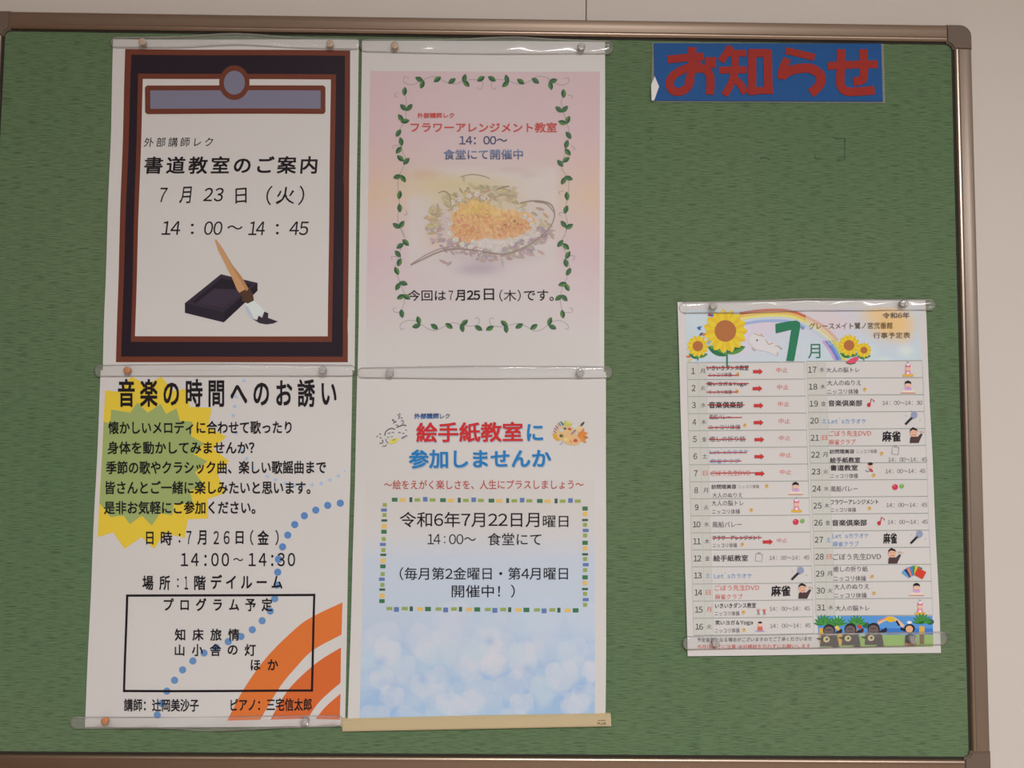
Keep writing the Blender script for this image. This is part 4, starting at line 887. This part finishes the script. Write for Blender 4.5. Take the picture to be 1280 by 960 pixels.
p = r.px(949, .5); r.k.leaf(p.x, p.y + 6.5, 0, 15, 1.6, col(150, 150, 190), dz=3); r.k.poly([(p.x - 3.6, p.y + 6), (p.x - 2.5, p.y), (p.x + 2.5, p.y), (p.x + 3.6, p.y + 6)], col(196, 100, 90), 4); r.k.circle(p.x, p.y - 2, 3, col(220, 170, 150), n=12, dz=5); r.k.leaf(p.x, p.y - 4.4, 0, 6, 2.6, col(44, 34, 34), dz=6); r.end()
r = R_(0, 17, '水'); r.tx('大人の脳トレ', 1031.5, 1073, .52, 6.4); r.sit(1133.5, .55, True); r.end()
r = R_(1, 18, '木'); r.tx('大人のぬりえ', 1032.5, 1075, .28, 6.8); r.tx(NK, 1032.5, 1071.5, .8, 6.6); r.mascot(1079.5, .68); r.sit(1133.5, .5); r.end()
r = R_(2, 19, '金'); r.tx('音楽倶楽部', 1034, 1076, .48, 7.8, TB, .02); r.note(1086, .45); r.time(1101.5, 1151.5, .48, '30'); r.end()
r = R_(3, 20, '土', SAT); r.tx("Let`sカラオケ", 1034, 1081, .52, 7, CB); r.mic(1138, .4); r.end()
r = R_(4, 21, '日', SUN); r.tx('ごぼう先生DVD', 1035, 1087, .26, 7, CR); r.tx('麻雀クラブ', 1035, 1068, .76, 7, CR); r.mahjong(1100, 1125, .45); r.man(1141, .4); r.end()
r = R_(5, 22, '月'); r.tx('訪問理美容', 1036, 1066.5, .32, 5.6, TB, .016); r.tx(NK, 1069, 1094.5, .32, 5, TM); r.tx('絵手紙教室', 1036.5, 1074, .82, 6.8, TB, .022); r.mascot(1100.5, .45); r.sheet(1118, .3); r.time(1109, 1157, .82); r.end()
r = R_(6, 23, '火'); r.tx('書道教室', 1037, 1071, .28, 7.4, TB, .022); r.tx(NK, 1037, 1071.5, .76, 6); r.mascot(1091, .74); p = r.px(1086.5, .25)
r.k.circle(p.x, p.y - 1, 3, col(214, 160, 140), n=12, dz=3); r.k.leaf(p.x, p.y - 4, 0, 7, 4, col(50, 38, 38), dz=4); r.k.leaf(p.x + 1, p.y + 4, 40, 7, 3.6, col(170, 74, 84), dz=2); r.k.line([(p.x - 6, p.y + 4), (p.x - 3, p.y + 6), (p.x - 1, p.y + 5)], .9, col(110, 110, 120), 2); r.time(1105.5, 1155, .5); r.end()
r = R_(7, 24, '水'); r.tx('風船バレー', 1037.5, 1071, .52, 7); r.ball(1117.5, .44); r.end()
r = R_(8, 25, '木'); r.tx('フラワーアレンジメント', 1037.5, 1097, .3, 6, TB, .014); r.tx(NK, 1037.5, 1069, .76, 5.8); r.mascot(1086, .68); r.time(1107, 1157.5, .5); r.end()
r = R_(9, 26, '金'); r.tx('音楽倶楽部', 1039, 1082.5, .52, 8, TB, .024); r.note(1099.5, .42); r.time(1108.5, 1158.5, .5); r.end()
r = R_(10, 27, '土', SAT); r.tx("Let`sカラオケ", 1039.5, 1085, .26, 7, CB); r.tx('麻雀クラブ', 1040, 1072.5, .76, 6.8, CB); r.mahjong(1102, 1121, .46); r.mic(1145, .42); r.end()
r = R_(11, 28, '日', SUN); r.tx('ごぼう先生DVD', 1040, 1100, .52, 8); r.man(1114.5, .5); r.end()
r = R_(12, 29, '月'); r.tx('癒しの折り紙', 1040.5, 1083.5, .24, 7); r.tx(NK, 1041, 1081.5, .8, 6.8); r.mascot(1089, .7); p = r.px(1143, .5)
for i, (dx, dy, a, c) in enumerate([(-11, 1, -52, (90, 150, 190)), (-8.5, -.5, -38, (40, 56, 110)), (-6, -1.5, -28, (214, 120, 80)), (-3.5, -2.5, -16, (70, 120, 190)), (-1, -3, -4, (50, 130, 90)), (1.5, -2.6, 8, (214, 170, 50)), (3.8, -1.6, 18, (50, 120, 110)), (5.5, 0.6, 28, (196, 60, 44))]):
    w_, h_ = (5, 5.8) if i < 7 else (6, 5); ca, sa = math.cos(math.radians(a)), math.sin(math.radians(a))
    r.k.poly([(p.x + dx + ca * X - sa * Y, p.y + dy + sa * X + ca * Y) for X, Y in ((-w_, -h_), (w_, -h_), (w_, h_), (-w_, h_))] if i == 7 else [(p.x + dx + ca * X - sa * Y, p.y + dy + sa * X + ca * Y) for X, Y in ((-3, -h_), (3, -h_), (3, h_), (-3, h_))], col(*c), 3 + i)
r.end()
r = R_(13, 30, '火'); r.tx('大人のぬりえ', 1041.5, 1085.5, .28, 7); r.tx(NK, 1041.5, 1082.5, .8, 6.6); r.mascot(1091.5, .68); r.sit(1144, .42); r.end()
r = R_(14, 31, '水'); r.tx('大人の脳トレ', 1043.5, 1086, .55, 7); r.sit(1148.5, .58, True); r.end()
# small print under the table
k = Ink(s5, 'footer_text', 3)
k.text('予定変更となる場合がございますのでご了承くださいませ', 870.5, 799, 1014, 797.5, 5.4, col(70, 62, 68), 0.01)
k.text('今月は暑さに注意 水分補給を忘れずにお願いします', 870.5, 807.5, 1012, 806.5, 5.2, col(196, 76, 66), 0.01); k.done()
# tropical picture
def RG(x, y): return (1010 + x / 7.53, 750 + y / 7.53)
k = Ink(s5, 'tropical_picture', 4)
k.poly([RG(84, 148), RG(1158, 146), RG(1166, 325), RG(95, 335)], col(84, 138, 196), 0); k.poly([RG(560, 262), RG(1162, 262), RG(1164, 322), RG(560, 325)], col(60, 112, 182), 1); k.circle(*RG(270, 165), 5, col(150, 186, 214), 3, 14, dz=1)
k.poly([RG(95, 328), RG(1166, 320), RG(1168, 434), RG(104, 436)], col(142, 170, 92), 2)
for x, y in [(120, 260), (290, 265), (430, 262), (1060, 260)]: k.rect(*RG(x - 22, y), *RG(x + 22, y + 150), col(206, 160, 70) if x < 900 else col(120, 84, 64), 3)
k.rect(*RG(1035, 240), *RG(1085, 315), col(206, 160, 70), 4)
for x, y in [(140, 230), (270, 240), (450, 235), (1060, 215)]:
    for a in range(-170, 0, 22): k.leaf(RG(x, y)[0] + 6 * math.cos(math.radians(a)), RG(x, y)[1] + 6.5 * math.sin(math.radians(a)), a, 14, 3.6, col(48, 112, 62), col(78, 140, 66), 5)
for x, y in [(200, 225), (540, 235), (1135, 200)]: k.circle(*RG(x, y), 5, col(48, 92, 64), 3.6, 12, dz=4)
k.line(smooth_pts([RG(650, 215), RG(700, 185), RG(760, 165), RG(820, 185), RG(890, 245)]), 4.2, col(214, 172, 140), 5); k.line(smooth_pts([RG(655, 195), RG(700, 175), RG(745, 160)]), 1.6, col(206, 120, 90), 6); k.leaf(*RG(765, 178), 5, 13, 7, col(214, 170, 50), dz=7)
FUR = col(72, 62, 64); FACE = col(108, 88, 86); LIMB = col(44, 40, 44)
for i, (x, y) in enumerate([(190, 280), (392, 272), (610, 268)]):
    k.poly([RG(x - 85, y + 150), RG(x - 75, y + 40), RG(x, y + 20), RG(x + 75, y + 45), RG(x + 95, y + 148)], FUR, 8); k.leaf(*RG(x - 55, y + 85), 8, 18, 3.4, LIMB, dz=9); k.leaf(*RG(x + 80, y + 25), -30, 14, 4.5, LIMB, dz=9)
    k.circle(*RG(x, y), 7.6, LIMB, 7.8, 18, dz=9); k.circle(*RG(x - 2, y + 10), 6.4, FACE, 6.2, 16, dz=10); k.line([RG(x - 30, y - 4), RG(x + 20, y - 4)], 0.9, LIMB, 11); k.line([RG(x - 22, y + 30), RG(x + 16, y + 30)], 0.6, LIMB, 11)
    k.circle(*RG(x - 25, y + 85), 4.2, col(196, 180, 130), 3.8, 14, dz=11); k.circle(*RG(x - 22, y + 83), 1.6, FUR, 1.6, 8, dz=12)
    k.leaf(*RG(x + 110, y + 10), -80, 7, 4, LIMB if i != 1 else col(90, 40, 40), dz=9); k.leaf(*RG(x + 60, y + 158), 0, 12, 2.4, LIMB, dz=9)
k.leaf(*RG(265, 255), 30, 6, 5, col(214, 180, 90), dz=12); k.leaf(*RG(478, 248), 30, 6, 5, col(190, 60, 44), dz=12)
k.poly([RG(900, 400), RG(905, 330), RG(950, 305), RG(1000, 330), RG(1005, 400)], col(60, 50, 64), 10); k.circle(*RG(945, 262), 6.6, col(40, 32, 36), 5.6, 14, dz=11); k.circle(*RG(942, 268), 4.6, col(220, 160, 120), 4.4, 14, dz=12)
k.line([RG(860, 262), RG(905, 280)], 3, col(36, 32, 40), 11); k.line([RG(820, 190), RG(850, 235)], 2.2, col(36, 32, 40), 11); k.leaf(*RG(942, 205), 0, 7, 4, col(220, 214, 212), dz=12); k.poly([RG(900, 400), RG(1005, 400), RG(1010, 430), RG(895, 432)], col(170, 110, 84), 10)
k.done()

# ================================================================ blue sign with cut-out letters
sx_, sz_ = P(960, 128)
sign = empty('lettered_sign', 'blue laminated sign with red cut-out characters at top right of the board', 'sign', (sx_, 0, sz_)); so = Vector(sign.location)
def slab(name, polys, y0, y1, mat, parent=sign, o0=so, bev=0):
    bm = bmesh.new()
    for pts in polys:
        vs_ = []
        for p in pts: x, z = P(*p); vs_.append(bm.verts.new((x, y1, z)))
        f = bm.faces.new(vs_); r = bmesh.ops.extrude_face_region(bm, geom=[f])
        for g in r['geom']:
            if isinstance(g, bmesh.types.BMVert): g.co.y = y0
    bmesh.ops.recalc_face_normals(bm, faces=bm.faces)
    for v in bm.verts: v.co -= o0
    return from_bm(name, bm, mat, parent)
slab('laminate_film', [[(815.3, 53.5), (1104, 55.3), (1106, 129.5), (813.5, 127.8)]], -0.0012, -0.0008, m_film)
slab('card', [[(817, 54.8), (1100.6, 55.4), (1102.6, 127.6), (816.5, 126.6), (823, 110), (817.5, 97)]], -0.0020, -0.0012, m_laminate)
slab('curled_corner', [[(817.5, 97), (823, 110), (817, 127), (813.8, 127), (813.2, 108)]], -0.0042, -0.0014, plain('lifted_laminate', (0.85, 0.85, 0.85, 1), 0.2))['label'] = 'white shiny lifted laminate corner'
def ZS(x, y): return (780 + x / 3.7647, 40 + y / 3.7647)
def strokes(name, items):
    bm = bmesh.new()
    for n_, it in enumerate(items):
        wd = it[0]; pts = smooth_pts(it[1], 5) if len(it) < 3 else it[1]
        P2 = [Vector(p) for p in pts]; L, R = [], []
        for i, p in enumerate(P2):
            d = (P2[min(i + 1, len(P2) - 1)] - P2[max(i - 1, 0)]).normalized(); nn = Vector((-d.y, d.x)); L.append(p + nn * wd / 2); R.append(p - nn * wd / 2)
        front = -0.0026 - n_ * 0.00003; m_ = len(P2)
        def ringv(y): return [bm.verts.new((P(*ZS(*q))[0], y, P(*ZS(*q))[1])) for q in L + R]
        a, b_ = ringv(front), ringv(-0.0020)
        for i in range(m_ - 1):
            bm.faces.new((a[i], a[i + 1], a[m_ + i + 1], a[m_ + i])); bm.faces.new((b_[i], b_[m_ + i], b_[m_ + i + 1], b_[i + 1]))
            bm.faces.new((a[i], b_[i], b_[i + 1], a[i + 1])); bm.faces.new((a[m_ + i], a[m_ + i + 1], b_[m_ + i + 1], b_[m_ + i]))
        bm.faces.new((a[0], a[m_], b_[m_], b_[0])); bm.faces.new((a[m_ - 1], b_[m_ - 1], b_[-1], a[-1]))
    bmesh.ops.recalc_face_normals(bm, faces=bm.faces)
    for v in bm.verts: v.co -= so
    from_bm(name, bm, m_redcard, sign)
S_ = 'straight'
strokes('red_character', [(36, [(203, 134), (290, 125), (372, 120)], S_), (38, [(318, 76), (319, 150), (312, 205), (300, 245)]), (38, [(365, 160), (300, 172), (235, 205), (212, 245), (228, 280), (265, 284), (298, 262), (312, 225)]),
                          (38, [(325, 178), (375, 178), (400, 205), (405, 250), (400, 298)]), (50, [(378, 148), (430, 148)], S_)])
strokes('red_character', [(34, [(500, 72), (480, 105), (452, 142)], S_), (30, [(486, 104), (572, 104)], S_), (32, [(445, 184), (574, 182)], S_), (34, [(520, 110), (518, 190), (502, 245), (470, 302)]), (34, [(520, 225), (545, 250), (568, 292)], S_),
                          (38, [(600, 86), (600, 300)], S_), (38, [(585, 104), (684, 104)], S_), (40, [(672, 90), (676, 296)], S_), (32, [(585, 284), (698, 276)], S_)])
strokes('red_character', [(32, [(758, 92), (822, 106), (893, 124)], S_), (38, [(765, 130), (745, 175), (735, 225)]), (44, [(735, 215), (775, 188), (830, 175), (880, 178), (918, 205), (922, 240), (900, 272), (875, 292)])])
strokes('red_character', [(36, [(955, 164), (1070, 158), (1190, 156)], S_), (40, [(1018, 86), (1016, 180), (1015, 250), (1040, 282), (1100, 284), (1175, 278)]), (40, [(1122, 86), (1124, 160), (1124, 205), (1115, 230), (1075, 238)])])
# pressure marks left on the cloth by an older notice
sm = Ink(Sheet(board, 0.00005, 0, 0, 0), 'pressed_outline', 0); DM = col(56, 70, 54)
for pts, wd in [([(1040, 171.5), (1048, 173), (1056, 173), (1056, 186), (1055.5, 200), (1046, 200.6)], 1.1), ([(1018, 193), (1019, 198.5), (1028, 199)], 0.9), ([(950, 198), (957, 197), (962, 199.5)], 1.2), ([(812, 172), (815, 174)], 1.2)]: sm.line(pts, wd, DM)
sm.done('darker marks on the green cloth', cuts=False)

# ================================================================ holders
def holder(label, x0, x1, top, bot, seed, wave=0.0005, group='clear plastic poster rails'):
    """clear folded strip clamped over the sheet edges; top/bot: px heights along the strip as point lists (x, y)"""
    rg = random.Random(seed)
    cx = (x0 + x1) / 2; X, Z = P(cx, np.interp(cx, *zip(*bot))); o0 = Vector((X, 0, Z))
    n = 90; m = 22; rings = []; bm = bmesh.new()
    tb = smooth_pts(top, 8); bb = smooth_pts(bot, 8)
    p1, p2 = rg.uniform(0, 6), rg.uniform(0, 6)
    for i in range(n + 1):
        s = i / n; ss = 0.5 - 0.5 * math.cos(math.pi * s) if False else s
        # denser stations near the ends
        u = x0 + (x1 - x0) * (s * s * (3 - 2 * s) * 0.35 + s * 0.65)
        yt = np.interp(u, [p[0] for p in tb], [p[1] for p in tb]); yb = np.interp(u, [p[0] for p in bb], [p[1] for p in bb])
        e = min((u - x0), (x1 - u)) / 7.0; kx = math.sqrt(max(0.02, 1 - (1 - min(1, e)) ** 2))
        mid = (yt + yb) / 2; hh = (yb - yt) / 2 * kx; ring = []
        for j in range(m):
            a = 2 * math.pi * j / m; ca, sa = math.cos(a), math.sin(a)
            vv = math.copysign(abs(sa) ** 0.62, sa); dd = math.copysign(abs(ca) ** 0.75, ca)
            depth = 0.0032 + (0.0021 if dd > 0 else 0.0026) * dd * (0.35 + 0.65 * kx)
            if dd > 0: depth += wave * (math.sin((u - x0) * 0.045 + p1) + 0.6 * math.sin((u - x0) * 0.11 + p2 + vv * 1.5)) * kx
            x, z = P(u, mid + hh * vv, -0.0035); ring.append(bm.verts.new((x - o0.x, -max(0.0003, depth), z - o0.z)))
        rings.append(ring)
    for r0, r1 in zip(rings[:-1], rings[1:]):
        for j in range(m): bm.faces.new((r0[j], r0[(j + 1) % m], r1[(j + 1) % m], r1[j]))
    bm.faces.new(rings[0]); bm.faces.new(rings[-1]); bmesh.ops.recalc_face_normals(bm, faces=bm.faces)
    o = empty('poster_rail', label, 'poster rail', o0, group)
    from_bm('clear_tube', bm, m_clear, o, smooth=True)
    # folded lips: two solid beads along the long edges
    for edge, off in ((tb, 0.8), (bb, -0.8)):
        bm = bmesh.new(); rs = []
        for i in range(61):
            u = x0 + 5 + (x1 - x0 - 10) * i / 60; y = np.interp(u, [p[0] for p in edge], [p[1] for p in edge]) + off; ring = []
            for j in range(8):
                a = 2 * math.pi * j / 8; x, z = P(u, y, -0.0036); ring.append(bm.verts.new((x - o0.x, -0.0036 - 0.0006 * math.cos(a), z - o0.z + 0.0006 * math.sin(a))))
            rs.append(ring)
        for r0, r1 in zip(rs[:-1], rs[1:]):
            for j in range(8): bm.faces.new((r0[j], r0[(j + 1) % 8], r1[(j + 1) % 8], r1[j]))
        bm.faces.new(rs[0]); bm.faces.new(rs[-1]); bmesh.ops.recalc_face_normals(bm, faces=bm.faces)
        from_bm('lip', bm, m_lip, o, smooth=True)
holder('clear rail along the top of the calligraphy poster', 137, 451, [(137, 46), (215, 45), (295, 41.3), (370, 46), (451, 48)], [(137, 59.5), (220, 59.5), (295, 56.5), (370, 60.5), (451, 62)], 1)
holder('clear rail along the top of the pink flower poster', 449.5, 767.5, [(449.5, 48.5), (560, 48.5), (635, 45.6), (700, 48.5), (767.5, 51)], [(449.5, 64.5), (560, 67.5), (640, 67.8), (767.5, 67.5)], 2, 0.0008)
holder('clear rail joining the calligraphy and music posters', 117, 444.5, [(117, 456.5), (200, 455), (300, 454.5), (444.5, 456)], [(117, 471), (200, 471), (300, 470.5), (444.5, 470.5)], 3)
holder('clear rail joining the pink flower and blue heart posters', 446, 766.5, [(446, 459.5), (600, 457), (766.5, 458)], [(446, 472.5), (600, 474), (766.5, 473)], 4)
holder('clear rail along the bottom of the music poster, nearest the board lower left', 87, 429, [(87, 896), (200, 896), (300, 895), (429, 894)], [(87, 911), (200, 911), (268, 914.3), (340, 911), (429, 908)], 5, 0.0008)
holder('clear rail along the top of the calendar', 849, 1170.5, [(849, 377.5), (940, 375.5), (1010, 372.5), (1090, 373.8), (1170.5, 374)], [(849, 392), (940, 391), (1010, 389), (1090, 389), (1170.5, 388)], 6)
holder('clear rail along the bottom of the calendar', 853, 1185, [(853, 795.5), (960, 793), (1100, 790.5), (1185, 789.5)], [(853, 813), (960, 811.5), (1060, 810), (1185, 806.5)], 7)
# cream rail at the bottom of poster 4
X0, Z0 = P(595, 912); cr = empty('poster_rail', 'cream plastic rail clamped on the bottom of the blue heart poster', 'poster rail', (X0, 0, Z0)); co_ = Vector(cr.location)
bm = bmesh.new(); ring = []
for pts in ([(426.6, 898.6), (763.4, 892), (764.2, 908), (427.8, 914.6)],):
    pl = [P(*p, -0.005) for p in pts]
    f = bm.faces.new([bm.verts.new((x, -0.0004, z)) for x, z in pl]); r = bmesh.ops.extrude_face_region(bm, geom=[f])
    for g in r['geom']:
        if isinstance(g, bmesh.types.BMVert): g.co.y = -0.0062
bmesh.ops.recalc_face_normals(bm, faces=bm.faces)
bmesh.ops.bevel(bm, geom=[e for e in bm.edges if all(v.co.y < -0.006 for v in e.verts)], offset=0.0016, segments=4, affect='EDGES')
for v in bm.verts: v.co -= co_
from_bm('rail_body', bm, m_cream, cr, smooth=False)
k = Ink(Sheet(cr, 0.0063, 0, 0, 0), 'maker_mark', 0); k.text('PLUS', 746, 902, 756.8, 901.8, 3.0, col(52, 40, 32), 0.03)
k.line([(746.4, 898.3), (749, 898.3)], 0.9, col(110, 92, 72)); k.line([(749.6, 898.2), (756.4, 898.1)], 0.9, col(110, 92, 72)); k.done()

# ================================================================ pins
def lathe(prof, n=18):
    bm = bmesh.new(); rings = []
    for r_, y in prof: rings.append([bm.verts.new((r_ * math.cos(2 * math.pi * j / n), y, r_ * math.sin(2 * math.pi * j / n))) for j in range(n)])
    for a, b_ in zip(rings[:-1], rings[1:]):
        for j in range(n): bm.faces.new((a[j], a[(j + 1) % n], b_[(j + 1) % n], b_[j]))
    bm.faces.new(rings[0]); bm.faces.new(rings[-1]); bmesh.ops.recalc_face_normals(bm, faces=bm.faces); return bm
mh = {}
def pin(u, v, mat, r, label, group):
    x, z = P(u, v, -0.0095)
    if mat.name not in mh:
        o = empty('push_pin', label, 'pin', (x, -0.0055, z), group)
        h = from_bm('head', lathe([(r * 0.55, -0.0058), (r * 0.85, -0.0056), (r, -0.0050), (r * 0.96, -0.0042), (r * 0.62, -0.0034), (r * 0.55, -0.0022), (r * 0.62, -0.0008), (r * 0.86, -0.0004), (r * 0.86, 0)]), mat, o, smooth=True)
        nd = from_bm('needle', lathe([(0.0004, 0.0), (0.0004, 0.006), (0.0001, 0.0085)], 8), m_steel, o)
        mh[mat.name] = (o, h, nd)
    else:
        src = mh[mat.name]; o = src[0].copy(); C.objects.link(o); o.location = (x, -0.0055, z); o['label'] = label; o['group'] = group
        for s_ in src[1:]: c = s_.copy(); C.objects.link(c); c.parent = o
GP = 'push pins in the poster rails'
pin(178, 52.5, m_pintan, 0.0046, 'tan push pin at the left end of the rail over the calligraphy poster', GP)
pin(412.5, 55, m_pintan, 0.0046, 'tan push pin at the right end of the rail over the calligraphy poster', GP)
pin(493.5, 57, m_pintan, 0.0046, 'tan push pin at the left end of the rail over the pink flower poster', GP)
pin(726.5, 59, m_pin, 0.0050, 'shiny clear push pin at the right end of the rail over the pink flower poster', GP)
pin(159, 462.8, m_pinbrown, 0.0042, 'amber push pin, left end of the rail between calligraphy and music posters', GP)
pin(403.3, 463, m_pin, 0.0045, 'clear push pin at the right end of the rail between calligraphy and music posters', GP)
pin(487.5, 465.6, m_pin, 0.0045, 'clear push pin, left end of rail between pink flower and blue heart posters', GP)
pin(725.2, 465.3, m_pin, 0.0045, 'clear push pin, right end of rail between pink flower and blue heart posters', GP)
pin(131, 901.5, m_pinbrown, 0.0042, 'amber push pin at the left end of the rail under the music poster', GP)
pin(381.3, 901.8, m_pin, 0.0045, 'clear push pin at the right end of the rail under the music poster', GP)
pin(891.5, 383, m_pin, 0.0045, 'clear push pin at the left end of the rail over the calendar', GP)
pin(1129.5, 379.5, m_pin, 0.0045, 'clear push pin at the right end of the rail over the calendar', GP)
pin(894.5, 803, m_pin, 0.0045, 'clear push pin at the left end of the rail under the calendar', GP)
pin(1141.5, 799.5, m_pin, 0.0045, 'clear push pin at the right end of the rail under the calendar', GP)
